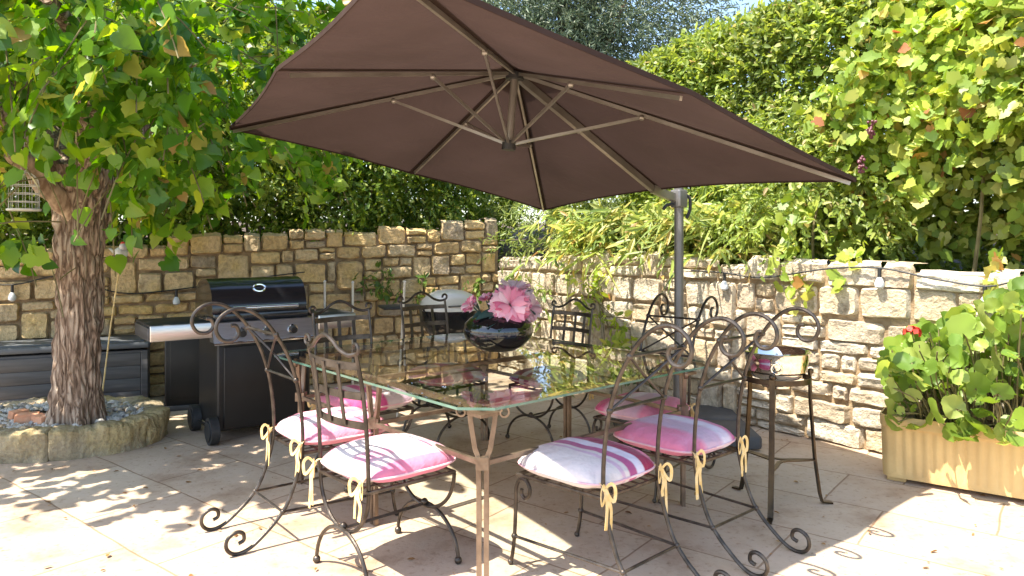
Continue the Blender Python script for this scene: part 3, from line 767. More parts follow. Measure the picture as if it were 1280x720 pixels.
mb = MB(); mb.tube([(0,0,.1),(0,0,.42)], .042, 18); mb.tube([(0,0,.10),(0,0,.13)], .10, 18); mb.build('pole_sleeve', M['polegrey'], PS)
G = ends[5]; jn = Vector((0,0,1.70))
mb = MB(); e0 = AP+(G-AP)*.95+Vector((0,0,-.04))-ploc
mb.strip(smooth_path([e0, (e0+jn)/2+Vector((0,0,-.005)), jn], 4), .042, .056); mb.build('arm', M['rib'], PS)
mb = MB(); mb.box((0,0,1.70), (.095,.095,.13), .6, .012); mb.tube([(-.075,-.03,1.70),(.06,.03,1.70)], .02, 10)
jb = mb.build('tilt_joint', M['polegrey'], PS)
mb = MB(); mb.tube(smooth_path([(.055,.02,1.73),(.085,.02,1.70),(.085,.02,1.62),(.06,.02,1.56)], 4), .012, 8); mb.build('lever', M['black'], jb)
mb = MB(); mb.tube(smooth_path([(-.05,-.03,1.66),(-.10,-.05,1.65),(-.125,-.06,1.62)], 4), .012, 8); mb.build('handle', M['black'], jb)
for i in range(4):
    mb = MB(); a = math.radians(-48+90*i); r = .335
    mb.box((r*math.cos(a), r*math.sin(a), .055), (.46,.46,.09), math.radians(-48+45), .02); mb.build('base_slab', M['slab'], PS)
mb = MB()
for i in range(2): mb.box((0,0,.012), (.95,.06,.02), math.radians(-48+45+90*i)+i*0)
mb.build('cross_foot', M['polegrey'], PS)

# ------------------------------------------------------------------ VASE AND PEONIES
vp = at(623, 438, 4.29); vp.z = .7505
prof = [(.07,0),(.10,.004),(.150,.030),(.190,.070),(.202,.105),(.192,.142),(.160,.172),(.115,.190),(.100,.196),(.096,.190),(.110,.178),(.14,.15)]
mb = MB(); mb.lathe([(a*1.03, b*1.12) for a, b in prof], (0,0,0), 48)
v = mb.build('flower_vase', M['vase']); v.location = vp; tag(v, 'wide glossy black round vase in the middle of the glass table', 'vase')
def peony(c, r, mat, lean, label, nleaf=0, bud=False, leafdirs=()):
    root = empty('peony', (vp.x, vp.y, vp.z+.15)); tag(root, label, 'flower', 'peonies in the black vase')
    c = Vector(c)-root.location; mb = MB(); rr = random.Random(int(r*1e4)+int(c.x*1e3))
    N = 130 if not bud else 18
    ax = Vector(lean).normalized(); t1 = ax.orthogonal().normalized(); t2 = ax.cross(t1)
    for i in range(N):
        f = (i+.5)/N; a = i*2.39996; th = math.acos(1-1.35*f) if not bud else .15+f*.7
        if bud: th *= .8
        d = (ax*math.cos(th)+(t1*math.cos(a)+t2*math.sin(a))*math.sin(th)).normalized()
        tan = (t1*-math.sin(a)+t2*math.cos(a)); o = d.cross(tan).normalized()
        L = r*rr.uniform(.78,1.06); wd = r*(.30+.22*f)*rr.uniform(.8,1.2); vs = []; fs = []
        nn, mm = 5, 4
        for j in range(nn):
            for k in range(mm+1):
                t = j/(nn-1); s = -1+2*k/mm; wv = wd*math.sin(PI*(.12+.66*t))**.7
                p = c+d*(L*(.25+.75*t))+tan*(s*wv)+o*(-(r*.55)*(t**2)*(1-.8*f)+r*.16*(s*s)*(-1 if not bud else -1.5))+d*(rr.uniform(-.13,.10)*r*(t > .9))+o*(rr.uniform(-.06,.06)*r*(t > .5))
                vs.append(p)
        for j in range(nn-1):
            for k in range(mm): fs.append((j*(mm+1)+k, j*(mm+1)+k+1, (j+1)*(mm+1)+k+1, (j+1)*(mm+1)+k))
        mb.add(vs, fs)
    mb.build('bloom', mat, root)
    mb = MB(); mb.tube(smooth_path([c, c*.6+Vector((0,0,-.02)), (0,0,-.06)], 5), .005, 6); mb.build('stem', M['tealleaf'], root)
    for (dx, dy, dz, L) in leafdirs:
        b = c*.75; d = Vector((dx,dy,dz)).normalized(); nn_ = Vector((0,-.5,1)); x = d.cross(nn_).normalized(); vs = []; fs = []
        for j in range(7):
            t = j/6; wv = L*.20*math.sin(PI*(.05+.93*t))**.8; p = b+d*L*t+Vector((0,0,-.35*L*t*t))
            vs += [p+x*wv+Vector((0,-.002,.006)), p, p-x*wv+Vector((0,-.002,.006))]
        for j in range(6): fs += [(j*3,j*3+1,j*3+4,j*3+3),(j*3+1,j*3+2,j*3+5,j*3+4)]
        mb = MB(); mb.add(vs, fs); mb.build('leaf', M['tealleaf'], root)
Yv = 4.29
peony(at(637,383,Yv-.06), .108, M['pinkpet'], (.05,-.9,.4), 'largest pink peony bloom at the front of the vase', leafdirs=[(-.8,-.4,.1,.2),(-.5,-.7,-.1,.19),(-.2,-.8,-.2,.18)])
peony(at(642,369,Yv+.08), .102, M['palepet'], (.1,-.3,.9), 'pale pink peony at the back top of the bouquet', leafdirs=[(.7,.0,.7,.18),(-.5,.1,.8,.16)])
peony(at(656,386,Yv+.02), .085, M['palepet'], (.7,-.5,.4), 'faded pale peony leaning to the right of the bouquet', leafdirs=[(.6,-.3,.2,.12)])
peony(at(592,384,Yv-.03), .062, M['pinkpet'], (-.7,-.4,.5), 'half open pink peony leaning left over the vase rim', bud=True, leafdirs=[(-.3,-.3,.7,.12),(-.2,-.7,-.5,.15)])
peony(at(608,376,Yv), .046, M['pinkpet'], (-.3,-.2,.9), 'small upright pink peony bud left of the large bloom', bud=True, leafdirs=[(.3,.1,.9,.13)])

# ------------------------------------------------------------------ WINE BUCKET ON STAND
bc = Vector((1.40,3.85,0))
S = empty('bucket_stand', bc); tag(S, 'tall three legged dark metal stand carrying a polished bucket', 'stand')
legang = [math.radians(-117), math.radians(3), math.radians(120)]
for a in legang:
    mb = MB(); c, s = math.cos(a), math.sin(a)
    pts = [(c*.178,s*.178,.715),(c*.182,s*.182,.55),(c*.205,s*.205,.25),(c*.232,s*.232,.06),(c*.245,s*.245,.012),(c*.30,s*.30,.006)]
    mb.strip(pts, .028, .009, up=(c,s,0)); mb.ball((c*.184,s*.184,.705), .016, 8); mb.build('leg', M['brass_iron'], S)
mb = MB()
mb.sweep([(.168*math.cos(2*PI*i/40), .168*math.sin(2*PI*i/40), .672) for i in range(40)], [(-.003,-.014),(.003,-.014),(.003,.014),(-.003,.014)], closed=True)
mb.build('ring', M['brass_iron'], S)
for i in range(3):
    a0, a1 = legang[i], legang[(i+1) % 3]
    p, q = Vector((.207*math.cos(a0),.207*math.sin(a0),.235)), Vector((.207*math.cos(a1),.207*math.sin(a1),.235)); m_ = (p+q)/2*.28
    mb = MB(); m_.z = .235; mb.strip(smooth_path([p, p*.55+m_*.45, m_, q*.55+m_*.45, q], 5), .022, .006); mb.build('brace', M['brass_iron'], S)
mb = MB(); mb.lathe([(.05,.0),(.075,.002),(.078,.012),(.052,.02),(.058,.03),(.125,.055),(.148,.09),(.158,.14),(.166,.185),(.172,.19),(.166,.192),(.158,.186),(.148,.14),(.12,.07),(.04,.05)], (0,0,0), 48)
bk = empty('wine_bucket', bc+Vector((0,0,.625))); tag(bk, 'polished champagne bucket sitting in the tall three legged stand', 'bucket')
mb.build('bowl', M['nickel'], bk)
for a in (math.radians(-110), math.radians(70)):
    c, s = math.cos(a), math.sin(a); mb = MB()
    mb.tube([(c*.163-s*.026*math.cos(t), s*.163+c*.026*math.cos(t), .118+.026*math.sin(t)) for t in [2*PI*i/20 for i in range(20)]], .0045, 6, closed=True)
    mb.ball((c*.158,s*.158,.148), .011, 8); mb.build('handle', M['nickel'], bk)

# ------------------------------------------------------------------ PLANTER WITH GERANIUM
pf = Vector((.81,-.585,0)).normalized(); pb = Vector((.585,.81,0)).normalized()
pc = Vector((2.13,4.24,0)); PLn, PD, PHt = 1.12, .40, .385
cen = pc+pf*(PLn/2)+pb*(PD/2)
PT = empty('planter_box', cen, math.atan2(pf.y, pf.x)); tag(PT, 'long ochre plastic trough planter with fluted sides at the right', 'planter')
def rrect(hx, hy, r, n=6):
    o = []
    for (cx, cy, a0) in ((hx-r,-hy+r,-90),(hx-r,hy-r,0),(-hx+r,hy-r,90),(-hx+r,-hy+r,180)):
        for i in range(n+1): a = math.radians(a0+90*i/n); o.append((cx+r*math.cos(a), cy+r*math.sin(a)))
    return o
def dense(poly, step=.012):
    o = []
    for i in range(len(poly)):
        p, q = poly[i], poly[(i+1) % len(poly)]; l = math.hypot(q[0]-p[0], q[1]-p[1]); k = max(1, int(l/step))
        for j in range(k): o.append((p[0]+(q[0]-p[0])*j/k, p[1]+(q[1]-p[1])*j/k))
    return o
base = dense(rrect(PLn/2, PD/2, .07)); nb = len(base); per = [0]
for i in range(nb): per.append(per[-1]+math.hypot(base[(i+1)%nb][0]-base[i][0], base[(i+1)%nb][1]-base[i][1]))
nfl = round(per[-1]/.052); mb = MB(); vs = []
rws = [(.03,.925,0),(.05,.935,.0),(.07,.94,1),(.30,.965,1),(.318,.968,0),(.322,.99,0),(.375,1.0,0),(.385,.995,0),(.385,.955,0),(.33,.94,0)]
for (z, k, fl) in rws:
    for i, (x, y) in enumerate(base):
        g = .5+.5*math.cos(2*PI*nfl*per[i]/per[-1]); g = g**2
        e = 1-.5*fl*.022*g/PD*2; vs.append((x*(1-(1-k)*.4)*(1-.004*fl*g*2), y*k*e, z))
fs = [(r*nb+i, r*nb+(i+1)%nb, (r+1)*nb+(i+1)%nb, (r+1)*nb+i) for r in range(len(rws)-1) for i in range(nb)]; fs.append(tuple(range(nb-1,-1,-1)))
mb.add(vs, fs); mb.build('trough', M['planter'], PT)
for sx in (-1, 1):
    for sy in (-1, 1):
        mb = MB(); mb.box((sx*(PLn/2-.09), sy*(PD/2-.075), .0155), (.10,.05,.03), 0, .004); mb.build('foot', M['planter'], PT)
mb = MB(); mb.add([(x*.95,y*.93,.345+.015*nval((x*9,y*9,0))) for x, y in base], [tuple(range(nb))]); mb.build('potting_soil', M['soil'], PT, smooth=False)
GL = leafmat('geranium_leaf', [(0,(.12,.22,.03)), (.5,(.22,.34,.05)), (.85,(.32,.42,.08)), (1,(.42,.48,.14))], .4)
ge = empty('geranium', cen+Vector((0,0,.33))); tag(ge, 'leafy geranium overflowing the ochre trough, with one red flower', 'plant')
gP = []; gD = []; stems = MB(); og = cen+Vector((0,0,.33))
for i in range(620):
    t = RNG.uniform(-.54,.60); q = RNG.normal()*.16-.02
    hgt = (.15+.66*RNG.uniform()**.75)*(.44+.82*(t+.6)/1.2)
    p = cen+pf*t*(PLn*.52/.6)+pb*q*(1+hgt)+Vector((0,0,.36+hgt))
    if RNG.uniform() < .06: p = cen+pf*t*(PLn*.5/.6)-pb*(PD*.5+RNG.uniform(0,.12))+Vector((0,0,.30+RNG.uniform(0,.16)))
    gP.append(p); gD.append(((p-cen)*.5+Vector((0,0,-.02))))
    if i % 3 == 0:
        b = cen+pf*t*.8*(PLn*.5/.6)+pb*q*.4+Vector((0,0,.34)); stems.tube(smooth_path([b-og, (b*.45+p*.55)+Vector((RNG.normal()*.03,RNG.normal()*.03,.03))-og, p-og], 3), .004, 5)
flw = np.array(at(1140,416,4.2)); gk = [i for i, p in enumerate(gP) if np.linalg.norm((np.array(p)-flw)*np.array([1,.35,1])) > .15]; gP = [gP[i] for i in gk]; gD = [gD[i] for i in gk]
gP = np.array(gP); gD = norm(np.array(gD)+RNG.normal(size=gP.shape)*.25)
gN = norm(np.array([-.35,-.55,.8])[None]+RNG.normal(size=gP.shape)*.4)
leaf_object('leaves', [('round', gP, gD, gN, RNG.uniform(.05,.145,len(gP)))], GL, ge, None).matrix_basis.translation = -og
stems.build('stems', M['twig'], ge)
fl = at(1140,416,4.30)-og; mb = MB()
for i in range(26):
    d = Vector(RNG.normal(size=3)).normalized(); d.z = abs(d.z)*.8; p = fl+d*.042
    x = d.orthogonal().normalized(); y = d.cross(x); mb.add([p, p+x*.022+y*.008+d*.006, p+d*.004+y*.024+x*.0, p-x*.02+y*.01+d*.006, p-y*.016+d*.004], [(0,1,2),(0,2,3),(0,3,4),(0,4,1)])
fw = mb.build('flower_head', M['redflower'], ge)
mb = MB(); mb.tube(smooth_path([fl, fl+Vector((.05,.02,-.18)), fl+Vector((.10,.04,-.42))], 4), .004, 5); mb.build('flower_stalk', M['twig'], ge)

# ------------------------------------------------------------------ STORAGE BOXES, CABINET, BARBECUES
bd = Vector((.92,.385,0)).normalized(); bnn = Vector((-bd.y,bd.x,0))
def deck_box(right, width, label, hh=.53, dep=.5):
    c = Vector((*right,0))-bd*width/2+bnn*dep/2
    r = empty('storage_box', c, math.atan2(bd.y,bd.x)); tag(r, label, 'box')
    mb = MB(); mb.box((0,0,hh/2-.02), (width-.04,dep-.04,hh-.06), 0, .006)
    for k in range(4):
        z = .04+k*(hh-.11)/4; mb.box((0,-dep/2+.012,z+(hh-.11)/8), (width-.13,.02,(hh-.11)/4-.002), 0, .003)
    mb.build('body', M['boxgrey'], r)
    for sx in (-1, 1):
        mb = MB(); mb.box((sx*(width/2-.035),-dep/2+.01,(hh-.04)/2), (.055,.035,hh-.06), 0, .006); mb.build('corner_trim', M['boxgrey'], r)
    mb = MB(); mb.box((0,-.005,hh-.005), (width+.01,dep+.03,.05), 0, .012); mb.box((0,0,hh+.024), (width-.08,dep-.08,.014), 0, .006); mb.build('lid', M['lidgrey'], r)
deck_box((-3.04,6.10), 2.15, 'long low grey storage box standing behind the tree trunk')
cb = empty('storage_cabinet', (-2.69,6.02,0), math.radians(22)); tag(cb, 'narrow dark grey cabinet between storage box and gas barbecue', 'cabinet')
mb = MB(); mb.box((0,.15,.33), (.33,.32,.62), 0, .01); mb.box((0,-.012,.35), (.25,.012,.5), 0, .004); mb.build('body', M['cabinet'], cb)
mb = MB(); mb.box((0,.14,.02), (.36,.36,.04), 0, .008); mb.build('plinth', M['boxgrey'], cb)

gl = Vector((-2.01,4.98,0)); grz = math.atan2(.60,.80)
GRL = empty('gas_barbecue', gl, grz); tag(GRL, 'black gas barbecue with steel panel, side shelves and wheels', 'barbecue')
mb = MB(); mb.box((.33,.27,.39), (.66,.50,.62), 0, .012)
mb.build('cabinet', M['cabinet'], GRL)
mb = MB(); mb.box((.33,.012,.38), (.58,.014,.56), 0, .004); mb.tube([(.58,-.012,.60),(.58,-.012,.36)], .008, 8); mb.build('door', M['cabinet'], GRL)
mb = MB(); ctl = [(-.04,-.045,.70),(.70,-.045,.70),(.70,.0,.83),(-.04,.0,.83)]
mb.add(ctl+[(x,y+.1,z) for x,y,z in ctl], [(0,1,2,3),(7,6,5,4),(0,4,5,1),(1,5,6,2),(2,6,7,3),(3,7,4,0)])
pn = mb.build('control_panel', M['steel'], GRL, smooth=False)
mb = MB(); mb.tube([(-.04,-.055,.692),(.70,-.055,.692)], .011, 8); mb.build('panel_rail', M['chrome'], pn)
for x in (.15,.33,.51):
    mb = MB(); mb.tube([(x,-.020,.765),(x,-.040,.759)], .034, 18); kn = mb.build('knob', M['chrome'], pn)
    mb = MB(); mb.tube([(x,-.040,.759),(x,-.066,.752)], .023, 18); mb.build('knob_cap', M['black'], kn)
mb = MB(); mb.box((.325,.30,.86), (.68,.48,.06), 0, .01); mb.build('firebox', M['enamel'], GRL)
mb = MB(); sec = [(.07,.885),(.07,.935),(.10,1.03),(.17,1.10),(.29,1.125),(.42,1.10),(.52,1.02),(.54,.885)]
sec = [(p.x,p.y) for p in smooth_path([(y,z,0) for y,z in sec], 4)]; m_ = len(sec)
vs = [(x,y,z) for x in (-.02,.65) for y,z in sec]; fs = [(i,i+1,m_+i+1,m_+i) for i in range(m_-1)]+[tuple(range(m_-1,-1,-1)), tuple(range(m_,2*m_)), (m_-1,0,m_,2*m_-1)]
mb.add(vs, fs); ld = mb.build('lid', M['enamel'], GRL)
mb = MB(); mb.tube([(.10,.005,.925),(.56,.005,.925)], .016, 12)
for x in (.13,.53): mb.tube([(x,.005,.925),(x,.075,.93)], .009, 8)
mb.build('handle', M['chrome'], ld)
mb = MB(); mb.tube([(.315+.042*math.cos(2*PI*i/28), .112-.0+.012*math.sin(2*PI*i/28), 1.055+.024*math.sin(2*PI*i/28)) for i in range(28)], .008, 8, closed=True); mb.build('badge', M['chrome'], ld)
for (x0, x1, nm) in ((-.43,-.045,'l'),(.705,1.0,'r')):
    mb = MB(); mb.box(((x0+x1)/2,.22,.835), (x1-x0,.46,.022), 0, .004); sh = mb.build('side_shelf', M['black'], GRL)
    mb = MB(); mb.box(((x0+x1)/2,-.022,.79), (x1-x0,.02,.105), 0, .005); mb.build('fascia', M['steel'], sh)
    xe = x0 if nm == 'l' else x1
    mb = MB(); mb.box((xe,.215,.785), (.02,.45,.085), 0, .004); mb.build('end_panel', M['boxgrey'], sh)
for y in (.02,.50):
    mb = MB(); c = (.015,y,.085)
    mb.tube([(-.06,y,.094),(-.005,y,.094)], .094, 28); mb.tube([(-.068,y,.094),(-.06,y,.094)], .07, 24); wh = mb.build('wheel', M['black'], GRL)
mb = MB(); mb.tube([(-.02,.02,.085),(-.02,.50,.085)], .01, 8); mb.build('axle', M['dark_iron'], GRL)
for y in (.06,.48):
    mb = MB(); mb.box((.63,y,.045), (.04,.04,.09), 0, .004); mb.build('foot', M['black'], GRL)

kl = at(562,383,6.25); kl.z = 0
KB = empty('kettle_barbecue', kl, math.radians(20)); tag(KB, 'black barbecue with cream dome lid standing in the wall corner', 'barbecue')
mb = MB(); mb.lathe([(.09,.56),(.19,.60),(.245,.70),(.258,.80),(.25,.805)], (0,0,0), 32); mb.build('bowl', M['enamel'], KB)
mb = MB(); mb.lathe([(.262,.806),(.262,.835),(.240,.885),(.19,.935),(.11,.968),(.03,.978)], (0,0,0), 36); ld = mb.build('lid', M['cream'], KB)
mb = MB(); mb.strip(smooth_path([(-.07,-.262,.850),(-.06,-.295,.856),(.06,-.295,.856),(.07,-.262,.850)], 4), .024, .012); mb.build('handle', M['black'], ld)
for a in (60,180,300):
    mb = MB(); a = math.radians(a); mb.tube([(.16*math.cos(a),.16*math.sin(a),.62),(.27*math.cos(a),.27*math.sin(a),.01)], .013, 8); mb.build('leg', M['black'], KB)
mb = MB(); mb.tube([(.2*math.cos(2*PI*i/24),.2*math.sin(2*PI*i/24),.28) for i in range(24)], .006, 6, closed=True); mb.build('leg_ring', M['black'], KB)
mb = MB(); mb.box((-.42,0,.84), (.34,.30,.02), 0, .005); mb.tube([(-.26,.1,.83),(-.2,.08,.76)], .01, 6); mb.tube([(-.26,-.1,.83),(-.2,-.08,.76)], .01, 6); mb.build('side_shelf', M['black'], KB)

# ------------------------------------------------------------------ thin canes and ornaments
for (px, y0, y1, Y, lean, lab) in ((406,352,470,5.75,0,'leftmost pale upright cane behind the gas barbecue shelf'),(441,353,480,5.95,0,'pale upright cane between barbecue shelf and the dark chair'),(506,352,470,5.7,-.06,'pale cane leaning slightly beside the black side shelf')):
    p = at(px, y0, Y); c = empty('garden_cane', (p.x+lean,p.y,0)); tag(c, lab, 'cane', 'pale canes before the ochre wall')
    mb = MB(); mb.tube([(0,0,0),(-lean*.5,0,p.z*.5),(-lean,0,p.z)], .0095, 8); mb.build('shaft', M['cane'], c)
    mb = MB(); mb.ball((-lean,0,p.z), .012, 8); mb.build('cap', M['whitewire'], c)
p = at(151,315,5.6); oc = empty('garden_ornament', (p.x-.17,p.y,0)); tag(oc, 'small white bird ornament with red top on a thin leaning cane beside the trunk', 'ornament')
mb = MB(); mb.tube([(0,0,0),(.09,0,p.z*.55),(.17,0,p.z-.05)], .0055, 6); mb.build('cane', M['ribbon'], oc)
mb = MB(); mb.ball((.17,0,p.z-.01), .05, 12, 1.0); mb.ball((.195,-.01,p.z+.04), .03, 10); mb.add([(.13,0,p.z),(.09,.012,p.z+.03),(.08,-.012,p.z+.03),(.125,0,p.z-.03)], [(0,1,2),(3,2,1),(0,3,1),(0,2,3)]); mb.build('bird', M['whitewire'], oc)
mb = MB(); mb.ball((.192,-.008,p.z+.062), .019, 10); mb.build('comb', M['redflower'], oc)

# bird cage
p = at(30,242,4.45); cg = empty('bird_cage', p); tag(cg, 'small white wire bird cage hanging from the tree limb', 'cage')
mb = MB(); R_ = .080; hb = -.10
for k in range(14):
    a = 2*PI*k/14; c, s = math.cos(a), math.sin(a)
    mb.tube([(R_*c,R_*s,hb),(R_*c,R_*s,.05)]+[(R_*c*math.cos(t),R_*s*math.cos(t),.05+.085*math.sin(t)) for t in (.4,.8,1.2,1.5)], (.0015), 5)
for z in (hb,hb+.05,hb+.1,.05):
    mb.tube([(R_*math.cos(2*PI*i/24),R_*math.sin(2*PI*i/24),z) for i in range(24)], .003, 5, closed=True)
mb.build('wire_frame', M['whitewire'], cg)
mb = MB(); mb.lathe([(.085,hb-.006),(.092,hb-.004),(.092,hb+.006),(.085,hb+.008)], seg=24); mb.build('tray', M['whitewire'], cg)
mb = MB(); mb.tube([(.018*math.sin(t),0,.155+.018*-math.cos(t)) for t in [2*PI*i/14 for i in range(14)]], .003, 5, closed=True); mb.tube([(0,0,.17),(.005,.0,.42)], .002, 5); mb.build('hook', M['whitewire'], cg)

# festoon lights pinned along both walls
def festoon(pts, bulbs, label):
    r = empty('festoon_lights', pts[0]); tag(r, label, 'string lights'); o = Vector(pts[0])
    P = smooth_path([Vector(p)-o for p in pts], 6); mb = MB(); mb.tube(P, .006, 6); mb.build('cable', M['cable'], r)
    for b in bulbs:
        b = Vector(b)-o; mb = MB(); mb.tube([b+Vector((0,0,.01)), b+Vector((0,0,-.05))], .012, 10); sk = mb.build('socket', M['cable'], r)
        mb = MB(); mb.lathe([(.012,-.05),(.022,-.065),(.031,-.09),(.028,-.112),(.012,-.124),(.003,-.126)], b, 14); mb.build('bulb', M['bulb'], sk)
def onR(px, py, off=.07):
    k = (px-640)/F; x = (7.75-1.15*.15)/(1/k+1.15) if abs(k) > 1e-6 else 0
    y = 7.75-1.15*(x+.15); p = Vector((x-nR[0]*off, y-nR[1]*off, 0)); p.z = CAMZ+(HZ-py)/F*p.y; return p
def onL(px, py, off=.07):
    k = (px-640)/F; y = (7.75+.405*.15)/(1-.405*k); p = Vector((k*y-nL[0]*off, y-nL[1]*off, 0)); p.z = CAMZ+(HZ-py)/F*p.y; return p
festoon([onR(870,338),onR(912,341),onR(960,347),onR(1040,336),onR(1105,335),onR(1170,348),onR(1236,358),onR(1285,352),onR(1400,362)], [onR(912,343),onR(1105,337),onR(1236,360)], 'black cable of pale bulbs along the sunlit limestone wall')
festoon([onL(-60,352),onL(18,356),onL(80,345),onL(150,366),onL(221,362),onL(300,350),onL(380,340)], [onL(18,358),onL(221,364)], 'black cable with pale bulbs along the shaded ochre wall')

# ------------------------------------------------------------------ TREE RING, PEBBLES, BROKEN TERRACOTTA
rc = Vector((-3.22,5.10,0)); RX, RY = .76, .56
kr = empty('tree_ring', rc); tag(kr, 'low rough stone ring around the foot of the tree', 'kerb')
mb = MB(); NA = 96
for sgm in range(6):
    a0 = 2*PI*sgm/6+.9+.12*math.sin(sgm*2.3); a1 = 2*PI*(sgm+1)/6+.9+.12*math.sin((sgm+1)%6*2.3)-.006; vs = []; NB = 60; sec_n = 10
    for i in range(NB+1):
        a = a0+(a1-a0)*i/NB; e = .012*(1 if i in (0,NB) else 0)
        for k, (o, z) in enumerate(((0,-.01),(.008,.04),(.012,.09),(.008,.14),(.004,.178),(-.014,.192),(-.07,.197),(-.14,.194),(-.168,.18),(-.17,-.01))):
            nz_ = noise.noise(Vector((math.cos(a)*4, math.sin(a)*4, z*9+sgm)))*.034+noise.noise(Vector((math.cos(a)*16, math.sin(a)*16, z*22+sgm)))*.016+noise.noise(Vector((math.cos(a)*40, math.sin(a)*40, z*50)))*.008; x, y = math.cos(a), math.sin(a)
            ln = math.hypot(x*RY, y*RX); nx, ny = x*RY/ln, y*RX/ln
            vs.append((RX*x+nx*(o+nz_-e), RY*y+ny*(o+nz_-e), max(z+nz_*.6-e, -.01)))
    mb.add(vs, [(i*sec_n+k, (i+1)*sec_n+k, (i+1)*sec_n+k+1, i*sec_n+k+1) for i in range(NB) for k in range(sec_n-1)]+[tuple(range(sec_n-1,-1,-1)), tuple(NB*sec_n+k for k in range(sec_n))])
mb.build('stones', M['stone_k'], kr)
mb = MB(); mb.add([(0,0,.165)]+[((RX-.12)*math.cos(2*PI*i/40),(RY-.12)*math.sin(2*PI*i/40),.15) for i in range(40)], [(0,i+1,(i+1)%40+1) for i in range(40)]); mb.build('earth', M['soil'], kr)
mb = MB()
for i in range(520):
    a = RNG.uniform(0,2*PI); q = RNG.uniform(.15,1)**.5; x, y = (RX-.14)*q*math.cos(a), (RY-.13)*q*math.sin(a); s = RNG.uniform(.012,.034)
    if math.hypot(rc.x+x+2.92, rc.y+y-4.92) < .17: continue
    b = mb.n; mb.ball((x,y,.172+s*.3), s, 7, RNG.uniform(.5,.8))
    k = RNG.uniform(.7,1.4)
    for j in range(b, mb.n): vx, vy, vz = mb.v[j]; mb.v[j] = (x+(vx-x)*k, vy, vz+.003*RNG.normal())
pe = mb.build('pebbles', M['pebble']); pe.location = rc; tag(pe, 'grey and ochre pebbles filling the stone tree ring', 'pebbles', kind='stuff')
for (px, py, Y, s, rz, lab) in ((33,529,4.86,.11,.4,'flat broken terracotta brick standing in the tree ring pebbles'),(52,531,4.82,.10,-.5,'nearest broken terracotta brick beside the trunk foot'),(22,525,4.95,.085,1.1,'smaller pale brick fragment at the left of the tree ring')):
    p = at(px,py,Y); p.z = .185; o_ = MB(); o_.box((0,0,.028), (s*1.2,s*.7,.06), 0, .004)
    for j in range(len(o_.v)): vx,vy,vz = o_.v[j]; o_.v[j] = (vx+.004*nval((vx*30,vy*30,vz*30),1,px), vy+.004*nval((vx*30,vy*30,vz*30),1,px+9), vz*(1+.2*vx/s))
    b = o_.build('brick_fragment', M['terracotta']); b.location = p; b.rotation_euler = (.1,.12,rz); tag(b, lab, 'brick', 'broken bricks in the tree ring')

# dry leaves on the paving
n = 260; P = np.stack([RNG.uniform(-3.2,3.0,n), RNG.uniform(2.6,6.6,n), np.full(n,.008)], 1)
D = RNG.normal(size=(n,3)); D[:,2] *= .12; Nn = np.tile([0,0,1.],(n,1))+RNG.normal(size=(n,3))*.25
tag(leaf_object('fallen_leaves', [('ovate', P, norm(D), Nn, RNG.uniform(.012,.04,n))], M['dryleaf']), 'small dry leaves scattered over the paving', 'leaves', kind='stuff')

# ------------------------------------------------------------------ BIG LEAVED TREE
LF_big = leafmat('big_leaf', [(0,(.05,.145,.012)), (.4,(.105,.25,.02)), (.75,(.20,.36,.03)), (.93,(.33,.43,.05)), (.975,(.40,.36,.08)), (1,(.42,.25,.08))], .45, .38)
tb = Vector((-2.93,4.92,.14)); TR = empty('shade_tree', tb); tag(TR, 'old big leaved shade tree with rough bark growing in the stone ring', 'tree')
mb = MB()
trunk_mb(mb, [(-.02,0,-.05),(-.015,0,.1),(-.01,0,.25),(-.005,0,.45),(.0,0,.7),(.005,0,.95),(.01,.0,1.15),(.015,0,1.35),(.02,0,1.5),(.025,0,1.62),(.03,0,1.75)], [.160,.148,.139,.132,.128,.127,.131,.143,.17,.21,.23], 120, .04)
for i in range(len(mb.v)):
    x, y, z = mb.v[i]; k = noise.fractal(Vector((x*9, y*9, z*2.0)), 1, 2, 4)*.016+(abs(noise.noise(Vector((x*30,y*30,z*7))))-.2)*.040+noise.noise(Vector((x*60,y*60,z*24)))*.008
    r = math.hypot(x,y)+1e-6; fl_ = .025*max(0,.22-z)/.22*(1+math.sin(5*math.atan2(y,x))); mb.v[i] = (x*(1+(k+fl_)/r), y*(1+(k+fl_)/r), z)
mb.build('trunk', M['bark'], TR)
limbs = [[(-.03,0,1.55),(-.25,-.10,1.85),(-.55,-.2,2.2),(-.9,-.4,2.5)],[(.05,.05,1.6),(.28,.15,1.95),(.45,.3,2.3),(.45,.45,2.7)],[(0,.05,1.65),(.05,.3,2.2),(0,.6,2.8)],[(.05,-.05,1.6),(.3,-.35,2.0),(.5,-.8,2.35),(.55,-1.2,2.5)],[(-.05,-.06,1.6),(-.2,-.45,2.0),(-.35,-1.0,2.4)],[(-.05,.1,1.6),(-.5,.4,2.1),(-1.0,.7,2.5)]]
for l in limbs:
    mb = MB(); trunk_mb(mb, l, [.11,.085,.06,.03], 14, .12); mb.build('limb', M['bark'], TR)
mb = MB(); trunk_mb(mb, [at(14,190,4.42)-tb,at(42,214,4.55)-tb,at(92,268,4.83)-tb], [.05,.06,.07], 30, .45); mb.build('cut_limb', M['sawn'], TR)
ac = np.array([C_.x-A.x, C_.y-A.y]); ah = np.array([H_.x-A.x, H_.y-A.y])
